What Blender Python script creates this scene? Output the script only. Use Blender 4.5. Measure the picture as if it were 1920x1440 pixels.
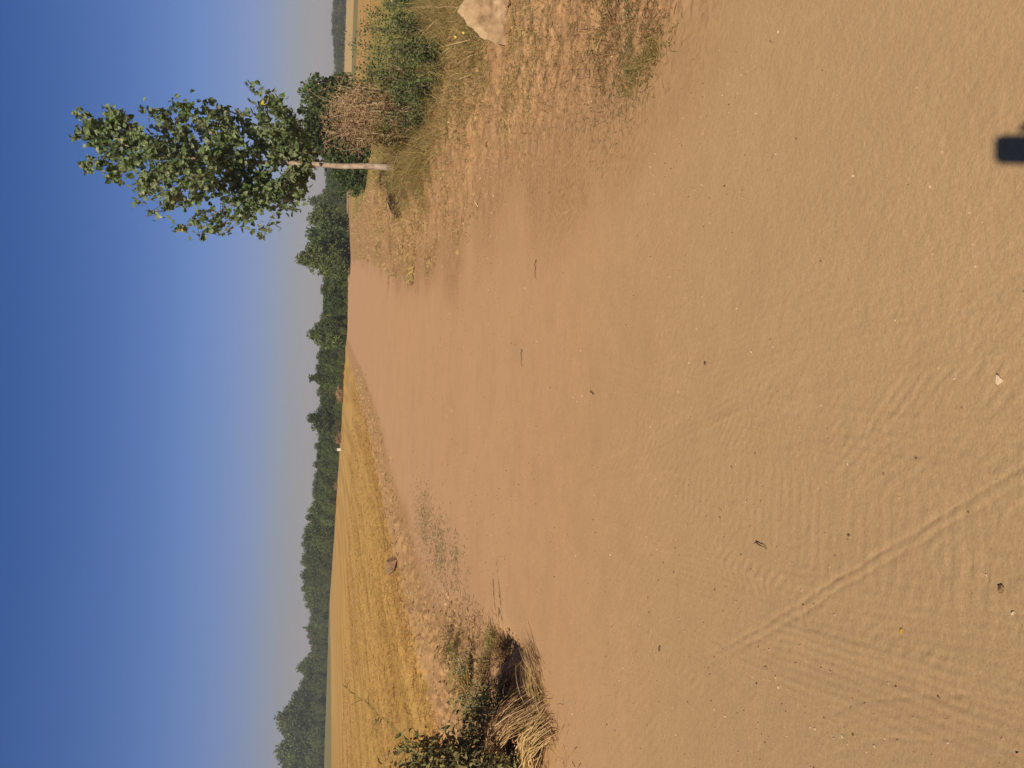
import bpy, math, numpy as np
from mathutils import Vector
S = bpy.context.scene
for o in list(bpy.data.objects): bpy.data.objects.remove(o)
rng = np.random.default_rng(11)
PI = math.pi
# ------------------------------------------------------------------ camera (the photo was taken with the phone turned on its side)
FPX = 1663.0; PITCH = math.atan(340.5/FPX); ROLL = math.radians(1.8); CH = 1.5
FW = np.array([0, math.cos(PITCH), -math.sin(PITCH)]); _U0 = np.array([0, math.sin(PITCH), math.cos(PITCH)]); _R0 = np.array([1., 0, 0])
RT = math.cos(ROLL)*_R0 + math.sin(ROLL)*_U0; UP = -math.sin(ROLL)*_R0 + math.cos(ROLL)*_U0
cam = bpy.data.cameras.new('camera'); co = bpy.data.objects.new('camera', cam); S.collection.objects.link(co)
from mathutils import Matrix
M = Matrix.Identity(4)
for i, a in enumerate((-UP, RT, -FW)):
    for k in range(3): M[k][i] = a[k]
M[2][3] = CH
co.matrix_world = M
cam.sensor_width = 36; cam.lens = FPX/1920*36; cam.clip_start = 0.01; cam.clip_end = 3000
S.camera = co
# ------------------------------------------------------------------ sky, sun, exposure
SUN_EL, SUN_AZ = 38.9, 197.9      # azimuth clockwise from +Y (the view direction): behind the camera, to its left
W = bpy.data.worlds.new('World'); S.world = W; W.use_nodes = True
nt = W.node_tree; nd = nt.nodes; bg = nd['Background']
sky = nd.new('ShaderNodeTexSky'); sky.sky_type = 'NISHITA'; sky.sun_disc = False
sky.sun_elevation = math.radians(SUN_EL); sky.sun_rotation = math.radians(SUN_AZ)
sky.air_density = 1.2; sky.dust_density = 0.5; sky.ozone_density = 3.0; sky.altitude = 0
tc = nd.new('ShaderNodeTexCoord'); sx = nd.new('ShaderNodeSeparateXYZ'); nt.links.new(tc.outputs['Generated'], sx.inputs[0])
cr = nd.new('ShaderNodeValToRGB'); nt.links.new(sx.outputs['Z'], cr.inputs[0])
SKYR = [(0.0, (.34, .315, .42)), (0.04, (.32, .315, .45)), (.08, (.285, .31, .55)), (.14, (.245, .31, .56)), (.20, (.20, .28, .52)), (.31, (.125, .24, .48)), (.6, (.14, .20, .33)), (1, (.15, .19, .27))]
el = cr.color_ramp.elements
while len(el) < len(SKYR): el.new(.5)
for e, (p, c) in zip(el, SKYR): e.position = p; e.color = (*c, 1)
mm = nd.new('ShaderNodeMixRGB'); mm.blend_type = 'MULTIPLY'; mm.inputs[0].default_value = 1
nt.links.new(sky.outputs[0], mm.inputs[1]); nt.links.new(cr.outputs[0], mm.inputs[2]); nt.links.new(mm.outputs[0], bg.inputs[0])
bg.inputs[1].default_value = 0.10
sl = bpy.data.lights.new('sun', 'SUN'); sl.energy = 4.8; sl.angle = math.radians(.53); sl.color = (1, .89, .70)
so = bpy.data.objects.new('sun', sl); S.collection.objects.link(so)
_az, _el = math.radians(SUN_AZ), math.radians(SUN_EL)
SD = Vector((math.sin(_az)*math.cos(_el), math.cos(_az)*math.cos(_el), math.sin(_el)))
so.rotation_euler = SD.to_track_quat('Z', 'Y').to_euler()
S.view_settings.view_transform = 'Standard'; S.view_settings.look = 'None'; S.view_settings.exposure = 0.3; S.view_settings.gamma = 1
S.cycles.volume_step_rate = 1; S.cycles.volume_bounces = 0; S.cycles.max_bounces = 6; S.cycles.transparent_max_bounces = 8

# ------------------------------------------------------------------ geometry helpers
def ray(x, y): return FW*FPX - UP*(x-960) + RT*(720-y)
def at_depth(x, y, Y):                     # the point that far ahead on the line of sight through a photo pixel
    d = ray(x, y); return np.array([0, 0, CH]) + d*(Y/d[1])
def G(x, y, z=0.0):
    d = ray(x, y); return (np.array([0, 0, CH]) + d*((z-CH)/d[2]))
class MB:
    def __init__(s): s.v = []; s.n = 0; s.f = []; s.mi = []; s.r = []
    def add(s, v, f, mi=0, r=None):
        v = np.asarray(v, float).reshape(-1, 3); f = np.asarray(f, int)
        s.v.append(v); s.f.append(f + s.n); s.n += len(v)
        s.mi.append(np.broadcast_to(mi, (len(f),))); s.r.append(np.full(len(f), rng.random()) if r is None else np.broadcast_to(r, (len(f),)))
    def build(s, name, mats, parent=None, smooth=False, loc=None):
        v = np.concatenate(s.v)
        if loc is not None: v = v - np.array(loc)
        me = bpy.data.meshes.new(name); me.vertices.add(len(v)); me.vertices.foreach_set('co', v.astype(np.float32).ravel())
        lv = np.concatenate([f.ravel() for f in s.f]); tot = np.concatenate([np.full(len(f), f.shape[1]) for f in s.f])
        me.loops.add(len(lv)); me.loops.foreach_set('vertex_index', lv.astype(np.int32))
        me.polygons.add(len(tot)); me.polygons.foreach_set('loop_start', (np.cumsum(tot)-tot).astype(np.int32))
        me.polygons.foreach_set('material_index', np.concatenate(s.mi).astype(np.int32))
        me.polygons.foreach_set('use_smooth', np.full(len(tot), smooth))
        a = me.attributes.new('rnd', 'FLOAT', 'FACE'); a.data.foreach_set('value', np.concatenate(s.r).astype(np.float32))
        for m in (mats if isinstance(mats, (list, tuple)) else [mats]): me.materials.append(m)
        me.update(calc_edges=True); me.validate()
        o = bpy.data.objects.new(name, me); S.collection.objects.link(o)
        if parent: o.parent = parent
        if loc is not None and not parent: o.location = loc
        return o
def tube(mb, pts, rad, n=6, mi=0, r=None):
    pts = np.asarray(pts, float); k = len(pts); t = np.gradient(pts, axis=0); t /= np.linalg.norm(t, axis=1)[:, None]+1e-9
    ref = np.array([0, 0, 1.]) if abs(t[0, 2]) < .9 else np.array([1., 0, 0])
    a = np.cross(t, ref); a /= np.linalg.norm(a, axis=1)[:, None]+1e-9; b = np.cross(t, a)
    th = np.arange(n)/n*2*PI
    rad = np.broadcast_to(rad, (k,))
    v = pts[:, None] + rad[:, None, None]*(a[:, None]*np.cos(th)[None, :, None] + b[:, None]*np.sin(th)[None, :, None])
    i = np.arange(k-1)[:, None]*n; j = np.arange(n)[None]; j2 = (j+1) % n
    f = np.stack([i+j, i+j2, i+n+j2, i+n+j], -1).reshape(-1, 4)
    mb.add(v.reshape(-1, 3), f, mi, r)
    mb.add(v[-1], [list(range(n))], mi, r)
def unit(a): return a/(np.linalg.norm(a, axis=-1, keepdims=True)+1e-9)
def ribbons(mb, base, d, length, width, bend=0.3, seg=3, mi=0, side=None, droop=True):   # grass blades, straw, stems: many at once
    base = np.asarray(base, float); N = len(base); d = unit(np.asarray(d, float)); length = np.broadcast_to(length, (N,)); width = np.broadcast_to(width, (N,))
    if side is None:
        side = unit(np.cross(d, unit(rng.normal(size=(N, 3)))))
    hb = unit(rng.normal(size=(N, 3))*np.array([1, 1, .0])); bend = np.broadcast_to(bend, (N,))
    rows = []
    for s in np.linspace(0, 1, seg+1):
        p = base + d*(length*s)[:, None] + hb*(bend*length*s*s)[:, None]
        if droop: p[:, 2] -= bend*length*s*s*.55
        w = width*(1-s**1.5*.9)
        rows += [p - side*w[:, None]/2, p + side*w[:, None]/2]
    v = np.stack(rows, 1); K = 2*(seg+1)
    f = np.array([[2*i, 2*i+1, 2*i+3, 2*i+2] for i in range(seg)])
    F = (np.arange(N)[:, None, None]*K + f[None]).reshape(-1, 4)
    mb.add(v.reshape(-1, 3), F, mi, np.repeat(rng.random(N), seg))
HEART = np.array([[0, 0, 0], [-.34, .02, .0], [-.5, .3, .05], [-.28, .72, .03], [0, 1.05, -.06], [.28, .72, .03], [.5, .3, .05], [.34, .02, .0], [0, .45, -.05]])
HEARTF = np.array([[0, 8, 2, 1], [8, 4, 3, 2], [8, 6, 5, 4], [0, 7, 6, 8]])
LANCE = np.array([[0, 0, 0], [-.2, .3, .06], [-.17, .65, .04], [0, 1, -.12], [.17, .65, .04], [.2, .3, .06], [0, .45, 0]])
LANCEF = np.array([[0, 6, 2, 1], [6, 3, 2, 2], [0, 5, 4, 6], [6, 4, 3, 3]])
OVAL = np.array([[0, 0, 0], [-.38, .35, .05], [-.25, .8, 0], [.0, 1, -.05], [.25, .8, 0], [.38, .35, .05]])
OVALF = np.array([[0, 3, 2, 1], [0, 5, 4, 3]])
LANCEF = np.array([[0, 6, 2, 1], [6, 3, 2, 1], [0, 5, 4, 6]]); LANCEF = np.array([[0, 6, 2, 1], [0, 5, 4, 6], [6, 4, 3, 2]])
def leaves(mb, c, size, shape=0, tilt=None, mi=0, up=0.35, r=None):
    P, Fc = ((HEART, HEARTF), (LANCE, LANCEF), (OVAL, OVALF))[shape]
    N = len(c); size = np.broadcast_to(size, (N,))
    nrm = unit(rng.normal(size=(N, 3)) + np.array([0, -.25, up])); a = unit(rng.normal(size=(N, 3)) + (np.array([0, 0, -.5]) if tilt is None else tilt))
    a = unit(a - nrm*np.sum(a*nrm, 1)[:, None]); b = np.cross(a, nrm)
    v = c[:, None] + size[:, None, None]*(b[:, None]*P[None, :, :1] + a[:, None]*P[None, :, 1:2] + nrm[:, None]*P[None, :, 2:3]*2)
    F = (np.arange(N)[:, None, None]*len(P) + Fc[None]).reshape(-1, 4)
    mb.add(v.reshape(-1, 3), F, mi, np.repeat(rng.random(N) if r is None else r, len(Fc)))
# value noise
def vnoise(x, y, seed=0):
    xi = np.floor(x).astype(np.int64); yi = np.floor(y).astype(np.int64); fx = x-xi; fy = y-yi
    fx = fx*fx*(3-2*fx); fy = fy*fy*(3-2*fy)
    def h(a, b):
        n = (a*374761393 + b*668265263 + seed*1442695041) & 0xffffffff
        n = ((n ^ (n >> 13))*1274126177) & 0xffffffff
        return ((n ^ (n >> 16)) & 0xffff)/65535.0
    return (h(xi, yi)*(1-fx)+h(xi+1, yi)*fx)*(1-fy) + (h(xi, yi+1)*(1-fx)+h(xi+1, yi+1)*fx)*fy
def fbm(x, y, o=4, seed=0):
    r = 0; a = .5; t = 0
    for i in range(o): r = r + a*vnoise(x*2**i, y*2**i, seed+i); t += a; a *= .5
    return r/t - .5
def sstep(a, b, x): t = np.clip((x-a)/(b-a), 0, 1); return t*t*(3-2*t)
# ------------------------------------------------------------------ terrain
XL = np.array([(-5, -2.4), (0, -2.4), (5.5, -2.45), (9, -2.6), (13, -2.9), (17, -2.5), (20, -2.3), (26, -1.4), (36, -.2), (86, 3.8), (120, 6.4), (1000, 80)])
XR = np.array([(-5, 2.0), (0, 1.95), (4, 1.7), (7.6, 1.8), (11, 1.65), (15.5, 1.85), (20, 2.4), (26, 3.3), (36, 4.9), (60, 8.2), (78, 10.5), (102, 13.2), (120, 15.2), (1000, 110)])
xl = lambda Y: np.interp(Y, XL[:, 0], XL[:, 1]); xr = lambda Y: np.interp(Y, XR[:, 0], XR[:, 1])
def height(X, Y):
    X = np.asarray(X, float); Y = np.asarray(Y, float)
    far = sstep(60, 25, Y)
    l = xl(Y)-X; rr = X-xr(Y)
    z = .035*fbm(X*.35, Y*.35, 3, 3)*1.6*far
    # right verge: low bank of rough earth, falling away behind it
    z = z + sstep(.2, 2.2, rr)*.10*sstep(130, 60, Y) + .26*np.exp(-((rr-2.3)/.8)**2)*sstep(11, 17, Y)*sstep(90, 45, Y)
    z = z + np.where(rr > 0, 1, 0)*sstep(0, .8, rr)*(.13*fbm(X*1.3, Y*1.3, 4, 9) + .09*fbm(X*5, Y*5, 3, 19))*far
    z = z - sstep(3.4, 6, rr)*.25*sstep(60, 30, Y)
    # left shoulder, clods, stubble
    sh = sstep(.0, .5, l)*sstep(2.6, 1.4, l)
    z = z + sh*.05 + sstep(.1, .6, l)*(.07*fbm(X*3, Y*3, 4, 31)*far) + sh*np.clip(fbm(X*7, Y*5, 3, 41), 0, 1)*.16*sstep(7, 9, Y)*far
    # small rise under the weeds on the left
    z = z + .16*np.exp(-(((X+3.3)/.75)**2 + ((Y-7.4)/1.5)**2)) + .05*np.exp(-(((X+3.0)/1.1)**2 + ((Y-10)/2.5)**2))
    z = z - .16*np.exp(-(((X+2.22)/.17)**2 + ((Y-7.0)/.55)**2))
    return z
def tracks(X, Y):
    # tyre marks in the dust: (x0, x at 10 m, half width, tread pitch, kind, fade start, fade end)
    z = np.zeros_like(X); m = (Y < 30) & (Y > .8) & (np.abs(X) < 6)
    x, y = X[m], Y[m]; t = np.zeros_like(x); x = x+.012*fbm(x*11, y*11, 3, 90); y = y+.02*fbm(x*7, y*7, 3, 92)
    T = [([(2100, 785), (1900, 905), (1720, 1010), (1560, 1108), (1400, 1205), (1300, 1250)], .016, 0, 1.), ([(2100, 930), (1920, 905), (1600, 800), (1400, 745), (1150, 690)], .10, 1, .5), ([(2100, 1040), (1920, 990), (1750, 910), (1550, 830), (1350, 740)], .08, 2, .5),
         ([(2100, 1100), (1650, 1015), (1480, 965), (1300, 900), (1150, 850)], .14, 3, .6), ([(2050, 1430), (1920, 1390), (1700, 1300), (1500, 1235), (1330, 1180)], .05, 4, 1.2), ([(2050, 1370), (1920, 1335), (1750, 1275), (1600, 1240)], .03, 4, 1.0),
         ([(2050, 1440), (1850, 1340), (1640, 1350), (1500, 1400)], .05, 0, .6), ([(1520, 680), (1420, 735), (1280, 800), (1120, 880), (1010, 950)], .03, 4, .5), ([(2000, 1150), (1800, 1060), (1600, 1000)], .05, 1, .6), ([(1900, 600), (1650, 640), (1500, 690), (1300, 800), (1180, 860)], .08, 2, .35), ([(2050, 1250), (1870, 1080), (1780, 1010)], .06, 1, .9), ([(1300, 1500), (1180, 1300), (1060, 1160), (980, 1060)], .05, 4, .6), ([(1500, 1500), (1300, 1290), (1130, 1100), (1000, 980)], .06, 1, .8), ([(2000, 700), (1700, 760), (1450, 800), (1200, 860), (1000, 900)], .07, 2, .7), ([(2000, 860), (1700, 830), (1450, 780), (1250, 730), (1050, 680)], .04, 4, .7), ([(2000, 1200), (1750, 1180), (1500, 1140), (1250, 1060), (1050, 960)], .05, 4, .8), ([(1900, 1330), (1650, 1210), (1450, 1100), (1250, 1000)], .06, 1, .9), ([(1950, 500), (1700, 560), (1400, 640), (1150, 720)], .05, 4, .45), ([(1700, 1450), (1500, 1340), (1300, 1210), (1150, 1100)], .04, 4, .8)]
    for i, (pl, w, kind, amp) in enumerate(T):
        W_ = np.array([G(*q)[:2] for q in pl]); W_ = W_[np.argsort(W_[:, 1])]; yy_ = np.linspace(W_[0, 1], W_[-1, 1], 60); xx_ = np.interp(yy_, W_[:, 1], W_[:, 0]); xx_ = np.convolve(np.pad(xx_, 5, 'edge' if False else 'reflect', reflect_type='odd'), np.ones(11)/11, 'valid')
        xc = np.interp(y, yy_, xx_); sl_ = np.interp(y, yy_, np.gradient(xx_, yy_)); nn = np.sqrt(1+sl_**2)
        u = (x-xc)/nn; s_ = y*nn; y0_, y1_ = yy_[0], yy_[-1]; e_ = (y1_-y0_)*.3
        fade = sstep(y1_, y1_-e_, y)*sstep(y0_, y0_+.05, y)*(.35+1.3*np.clip(fbm(x*2.2, y*2.2, 3, 60+i)+.4, 0, 1))*amp*np.exp(-np.clip(y-3, 0, 9)*.12)
        if kind == 0:
            g = -np.exp(-((u-w)/.006)**2) - .8*np.exp(-((u+w)/.006)**2) + .6*np.exp(-(u/.007)**2) + .4*np.exp(-((np.abs(u)-.036)/.012)**2); t += .0075*g*fade
        elif kind == 4:
            g = -np.exp(-(u/w)**2)+.7*np.exp(-((np.abs(u)-w*1.5)/(w*.4))**2)+.3*np.sin(2*PI*u/.028); t += .007*g*fade*sstep(w*3, w*2, np.abs(u))
        else:
            ins = sstep(w*1.15, w*.85, np.abs(u)); ph = s_/.06 + (np.abs(u)/.06 if kind == 1 else (u/.05 if kind == 2 else 0))
            br_ = np.clip(np.sin(2*PI*ph)*1.6, -1, 1)*sstep(-.12, .12, fbm(x*7, y*7, 2, 80+i)+.03)
            t += (.0032*br_ + .0014*np.sin(2*PI*u/.045) - .0035)*ins*fade + .004*np.exp(-((np.abs(u)-w*1.15)/.015)**2)*fade
    # slanting scrape lines in the foreground
    d = (x+.85*y); t += .0020*np.sin(2*PI*d/.062+fbm(x*2, y*2, 2, 70)*5)*sstep(.12, .3, fbm(x*.9+4, y*.9, 2, 71)+.18)*sstep(-.1, .3, -x)*sstep(5.5, 2.5, y)
    t += .004*np.sin(2*PI*(x*1.0+y*.55)/.085+6*fbm(x*1.6, y*1.6, 3, 72))*sstep(.0, .25, fbm(x*.8+9, y*.8, 2, 73))*sstep(3.8, 1.8, y)*sstep(.2, -.5, x)*.5
    z[m] = t*.19*(.35+1.5*np.clip(fbm(x*16, y*16, 3, 94)+.45, 0, 1))
    return z
def build_ground():
    rs = [0.05, .3, .6, .85, 1.05]; r = 1.2
    while r < 1050:
        rs.append(r); r *= 1.0021 if r < 4.2 else 1.0034 if r < 8 else (1.006 if r < 45 else 1.025)
    rs = np.array(rs)
    an = np.concatenate([np.arange(-180, -44, 4.), np.arange(-40, 40, .085), np.arange(40, 180, 4.)]); an = np.radians(an)
    A, Rr = np.meshgrid(an, rs); X = Rr*np.sin(A); Y = Rr*np.cos(A)
    Z = height(X, Y) + tracks(X, Y)
    near = sstep(14, 5, Y)
    onroad = sstep(-.3, .3, X-xl(Y))*sstep(.3, -.3, X-xr(Y))
    Z += near*(.0015*fbm(X*9, Y*9, 3, 5) + .0010*fbm(X*70, Y*70, 2, 15)*sstep(6, 3, Y) - .003*sstep(.36, .46, fbm(X*48, Y*40, 3, 16))*sstep(8, 4, Y)*sstep(.0, .2, fbm(X*1.5, Y*1.5, 2, 17)+.05) + .0014*fbm(X*30, Y*30, 2, 6)*onroad)
    rough = 1-onroad
    Z += rough*sstep(22, 10, Y)*.045*np.clip(fbm(X*14, Y*14, 3, 7), -.1, 1)
    # stubble rows
    l = xl(Y)-X
    Z += sstep(1.6, 2.2, l)*sstep(70, 30, Y)*.03*np.sin((X-xl(Y))*2*PI/.9 + 2*fbm(X*.2, Y*.05, 2, 8))
    nr, na = X.shape
    V = np.stack([X, Y, Z], -1).reshape(-1, 3)
    i = (np.arange(nr-1)[:, None]*na); j = np.arange(na)[None]; j2 = (j+1) % na
    Fq = np.stack([i+j, i+j2, i+na+j2, i+na+j], -1)[:, :, ::-1].reshape(-1, 4)
    me = bpy.data.meshes.new('ground'); me.vertices.add(len(V)+1); V = np.vstack([V, [0, 0, 0]])
    me.vertices.foreach_set('co', V.astype(np.float32).ravel())
    T = np.stack([np.full(na, len(V)-1), np.arange(na), (np.arange(na)+1) % na], -1)[:, ::-1]
    lv = np.concatenate([Fq.ravel(), T.ravel()]); tot = np.concatenate([np.full(len(Fq), 4), np.full(len(T), 3)])
    me.loops.add(len(lv)); me.loops.foreach_set('vertex_index', lv.astype(np.int32)); me.polygons.add(len(tot))
    me.polygons.foreach_set('loop_start', (np.cumsum(tot)-tot).astype(np.int32)); me.polygons.foreach_set('use_smooth', np.ones(len(tot), bool))
    me.update(calc_edges=True)
    # what grows or lies where: weights per vertex
    X, Y = V[:, 0], V[:, 1]; l = xl(Y)-X; rr = X-xr(Y); wob = fbm(X*.8, Y*.8, 4, 21)
    far_w = np.clip(Y/40, 0.25, 3)
    stub = sstep(-.25, .25, l - (1.35 + .5*wob*2) - sstep(12, 7, Y)*.4)
    should = sstep(-.25, .3, l + .5*wob)*(1-stub)
    verge = sstep(-.5, .5, rr + 1.6*wob + .3)
    # far side of the left field: line of a track, then a strip of green
    gl = sstep(-3, 3, Y + .55*(X+90) - 150)*sstep(-6, -12, X)
    def attr(n, a): at = me.attributes.new(n, 'FLOAT', 'POINT'); at.data.foreach_set('value', a.astype(np.float32))
    attr('stub', stub); attr('should', should); attr('verge', verge)
    lineF = lambda x0, y0, x1, y1: (G(x0, y0), G(x1, y1))
    (a, b) = lineF(622, 1440, 619, 1150)
    dirn = unit((b-a)[:2]); nrm = np.array([-dirn[1], dirn[0]]); nrm = nrm if nrm[0] < 0 else -nrm
    dd = (X-a[0])*nrm[0] + (Y-a[1])*nrm[1]
    leftm = sstep(-14, -20, X)
    W1 = 55
    attr('green', leftm*sstep(-1, 1, dd)*sstep(W1+2, W1-2, dd) + sstep(5, 12, X-xr(Y)+wob*6)*(sstep(80, 88, Y)*sstep(126, 118, Y)) )
    attr('field', sstep(2.6, 4.6, rr + 2.2*wob)*sstep(14, 22, Y)*(1-sstep(80, 88, Y)*sstep(126, 118, Y)))
    attr('pale', sstep(118, 124, Y)*sstep(12, 18, X)*1.0 + leftm*sstep(W1-3, W1+3, dd))
    attr('weedy', sstep(2.2, 3.4, rr + 1.2*wob)*sstep(85, 60, Y)*sstep(18, 24, Y)*sstep(14, 9, rr + 3*wob) + .9*sstep(.12, .3, fbm(X*.9, Y*.55, 3, 88)+.0)*sstep(.2, .6, l)*sstep(2.0, 1.0, l)*sstep(8, 9.5, Y)*sstep(14, 12, Y))
    o = bpy.data.objects.new('ground', me); S.collection.objects.link(o); o['kind'] = 'structure'
    return o
# ------------------------------------------------------------------ materials
def s2l(c): c = np.array(c)/255.; return tuple(np.where(c <= .04045, c/12.92, ((c+.055)/1.055)**2.4))
def mat(name):
    m = bpy.data.materials.new(name); m.use_nodes = True; t = m.node_tree; b = t.nodes['Principled BSDF']
    b.inputs['Roughness'].default_value = .85; b.inputs['Specular IOR Level'].default_value = .2
    return m, t, b
def ramp(t, stops, src=None):
    c = t.nodes.new('ShaderNodeValToRGB'); e = c.color_ramp.elements
    while len(e) < len(stops): e.new(.5)
    for a, (p, col) in zip(e, stops): a.position = p; a.color = (*col, 1)
    if src is not None: t.links.new(src, c.inputs[0])
    return c.outputs[0]
def noise(t, scale, detail=4, vec=None, rough=.55, out=0):
    n = t.nodes.new('ShaderNodeTexNoise'); n.inputs['Scale'].default_value = scale; n.inputs['Detail'].default_value = detail; n.inputs['Roughness'].default_value = rough
    if vec is not None: t.links.new(vec, n.inputs['Vector'])
    return n.outputs[out]
def attrn(t, n): a = t.nodes.new('ShaderNodeAttribute'); a.attribute_name = n; return a.outputs['Fac']
def mix(t, f, a, b, mode='MIX'):
    m = t.nodes.new('ShaderNodeMixRGB'); m.blend_type = mode
    for i, q in enumerate((f, a, b)):
        if hasattr(q, 'is_output') or isinstance(q, bpy.types.NodeSocket): t.links.new(q, m.inputs[i])
        else: m.inputs[i].default_value = q if i == 0 else (*q, 1)
    return m.outputs[0]
def mth(t, op, a, b=0.0, clamp=False):
    m = t.nodes.new('ShaderNodeMath'); m.operation = op; m.use_clamp = clamp
    for i, q in enumerate((a, b)):
        if isinstance(q, bpy.types.NodeSocket): t.links.new(q, m.inputs[i])
        else: m.inputs[i].default_value = q
    return m.outputs[0]
def plant_mat(name, cols, rough=.6, trans=.25, spec=.3):
    m, t, b = mat(name); n = len(cols)
    c = ramp(t, [(i/(n-1), cc) for i, cc in enumerate(cols)], attrn(t, 'rnd'))
    oi = t.nodes.new('ShaderNodeObjectInfo'); h = t.nodes.new('ShaderNodeHueSaturation'); t.links.new(c, h.inputs['Color'])
    t.links.new(mth(t, 'ADD', mth(t, 'MULTIPLY', oi.outputs['Random'], .5), .75), h.inputs['Value'])
    t.links.new(mth(t, 'ADD', mth(t, 'MULTIPLY', oi.outputs['Random'], .03), .485), h.inputs['Hue'])
    t.links.new(h.outputs[0], b.inputs['Base Color']); b.inputs['Roughness'].default_value = rough; b.inputs['Specular IOR Level'].default_value = spec
    if trans:
        tr = t.nodes.new('ShaderNodeBsdfTranslucent'); t.links.new(h.outputs[0], tr.inputs[0]); ms = t.nodes.new('ShaderNodeMixShader'); ms.inputs[0].default_value = trans
        t.links.new(b.outputs[0], ms.inputs[1]); t.links.new(tr.outputs[0], ms.inputs[2]); t.links.new(ms.outputs[0], t.nodes['Material Output'].inputs[0])
    return m
def ground_mat():
    m, t, b = mat('dusty earth'); b.inputs['Roughness'].default_value = .95; b.inputs['Specular IOR Level'].default_value = .08
    g = t.nodes.new('ShaderNodeNewGeometry'); P = g.outputs['Position']
    mp = t.nodes.new('ShaderNodeMapping'); t.links.new(P, mp.inputs[0]); mp.inputs['Rotation'].default_value = (0, 0, math.radians(4.5)); mp.inputs['Scale'].default_value = (1, .12, 1)
    ST = mp.outputs[0]
    n1 = noise(t, .5, 5, P); n2 = noise(t, 6, 5, P); n3 = noise(t, 45, 3, P, .7); n4 = noise(t, 240, 2, P); n5 = noise(t, 110, 4, P, .75)
    road = ramp(t, [(.3, (.375, .235, .135)), (.5, (.43, .268, .155)), (.7, (.46, .29, .178))], n1)
    road = mix(t, .35, road, ramp(t, [(.3, (.35, .22, .13)), (.7, (.50, .31, .185))], noise(t, 1.2, 5, ST)))
    road = mix(t, .28, road, ramp(t, [(.35, (.34, .225, .125)), (.65, (.50, .32, .19))], n2))
    road = mix(t, .30, road, ramp(t, [(.3, (.30, .19, .11)), (.5, (.42, .27, .16)), (.75, (.54, .37, .24))], n3))
    # olive lens tint painted into the near road colour; redder further on
    gy = t.nodes.new('ShaderNodeSeparateXYZ'); t.links.new(P, gy.inputs[0])
    k = mth(t, 'ADD', mth(t, 'MULTIPLY', gy.outputs['Y'], -.28), 1.5, True); k = mth(t, 'MULTIPLY', k, mth(t, 'ADD', n1, .35), True)
    road = mix(t, mth(t, 'MULTIPLY', k, .75), road, (.385, .285, .185))
    kx = mth(t, 'MULTIPLY', mth(t, 'ADD', mth(t, 'MULTIPLY', gy.outputs['X'], -.9), .25, True), mth(t, 'ADD', mth(t, 'MULTIPLY', gy.outputs['Y'], -.4), 1.7, True)); road = mix(t, mth(t, 'MULTIPLY', kx, .6), road, (.29, .20, .125))  # lens vignette painted into the colour: darker towards the near left corner
    road = mix(t, .22, road, ramp(t, [(.35, (.24, .15, .085)), (.6, (.52, .36, .235))], n5))
    k2 = mth(t, 'MULTIPLY', mth(t, 'ADD', mth(t, 'MULTIPLY', gy.outputs['Y'], .12), -.4, True), .75); road = mix(t, mth(t, 'MULTIPLY', k2, noise(t, .8, 3, P)), road, (.50, .285, .20))
    pt = ramp(t, [(.52, (0, 0, 0)), (.62, (1, 1, 1))], noise(t, 1.9, 5, P, .6)); road = mix(t, mth(t, 'MULTIPLY', pt, .30), road, (.36, .235, .15))
    st = ramp(t, [(.25, (.28, .165, .045)), (.5, (.46, .285, .085)), (.72, (.60, .40, .14))], noise(t, 1.4, 6, ST, .65))
    mp2 = t.nodes.new('ShaderNodeMapping'); t.links.new(P, mp2.inputs[0]); mp2.inputs['Rotation'].default_value = (0, 0, math.radians(4.5)); mp2.inputs['Scale'].default_value = (1, .03, 1)
    st = mix(t, .6, st, ramp(t, [(.40, (.26, .155, .045)), (.58, (.56, .36, .14))], noise(t, .9, 3, mp2.outputs[0])))
    st = mix(t, .4, st, ramp(t, [(.38, (.18, .10, .03)), (.62, (.54, .35, .14))], noise(t, 22, 4, P, .7)))
    shc = ramp(t, [(.3, (.27, .16, .085)), (.5, (.37, .225, .125)), (.7, (.45, .285, .155))], noise(t, 9, 6, P, .7))
    vg = ramp(t, [(.3, (.27, .16, .09)), (.5, (.36, .215, .125)), (.7, (.43, .27, .165))], noise(t, 5, 7, P, .7))
    vg = mix(t, .45, vg, ramp(t, [(.35, (.17, .105, .055)), (.6, (.46, .29, .175))], noise(t, 34, 3, P, .7)))
    grn = ramp(t, [(.3, (.15, .14, .06)), (.7, (.24, .205, .10))], noise(t, .5, 5, P))
    fld = ramp(t, [(.3, (.30, .19, .07)), (.5, (.40, .245, .10)), (.7, (.47, .30, .13))], noise(t, .35, 5, P))
    pale = ramp(t, [(.3, (.38, .27, .13)), (.7, (.52, .37, .20))], noise(t, .2, 3, P))
    wd = ramp(t, [(.3, (.19, .165, .05)), (.65, (.28, .225, .08))], noise(t, 4, 5, P))
    c = mix(t, attrn(t, 'should'), road, shc); c = mix(t, attrn(t, 'stub'), c, st); c = mix(t, attrn(t, 'verge'), c, vg)
    c = mix(t, attrn(t, 'field'), c, fld); c = mix(t, attrn(t, 'weedy'), c, wd); c = mix(t, attrn(t, 'green'), c, grn); c = mix(t, attrn(t, 'pale'), c, pale)
    c = mix(t, 1.0, c, (1.02, .96, .80), 'MULTIPLY')
    t.links.new(c, b.inputs['Base Color'])
    bm = t.nodes.new('ShaderNodeBump'); bm.inputs['Strength'].default_value = .42; bm.inputs['Distance'].default_value = .007
    hsum = mth(t, 'ADD', mth(t, 'MULTIPLY', n3, .7), mth(t, 'ADD', mth(t, 'MULTIPLY', n4, .22), mth(t, 'ADD', mth(t, 'MULTIPLY', n2, .8), mth(t, 'MULTIPLY', n5, .35))))
    t.links.new(hsum, bm.inputs['Height']); t.links.new(bm.outputs[0], b.inputs['Normal'])
    return m
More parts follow.
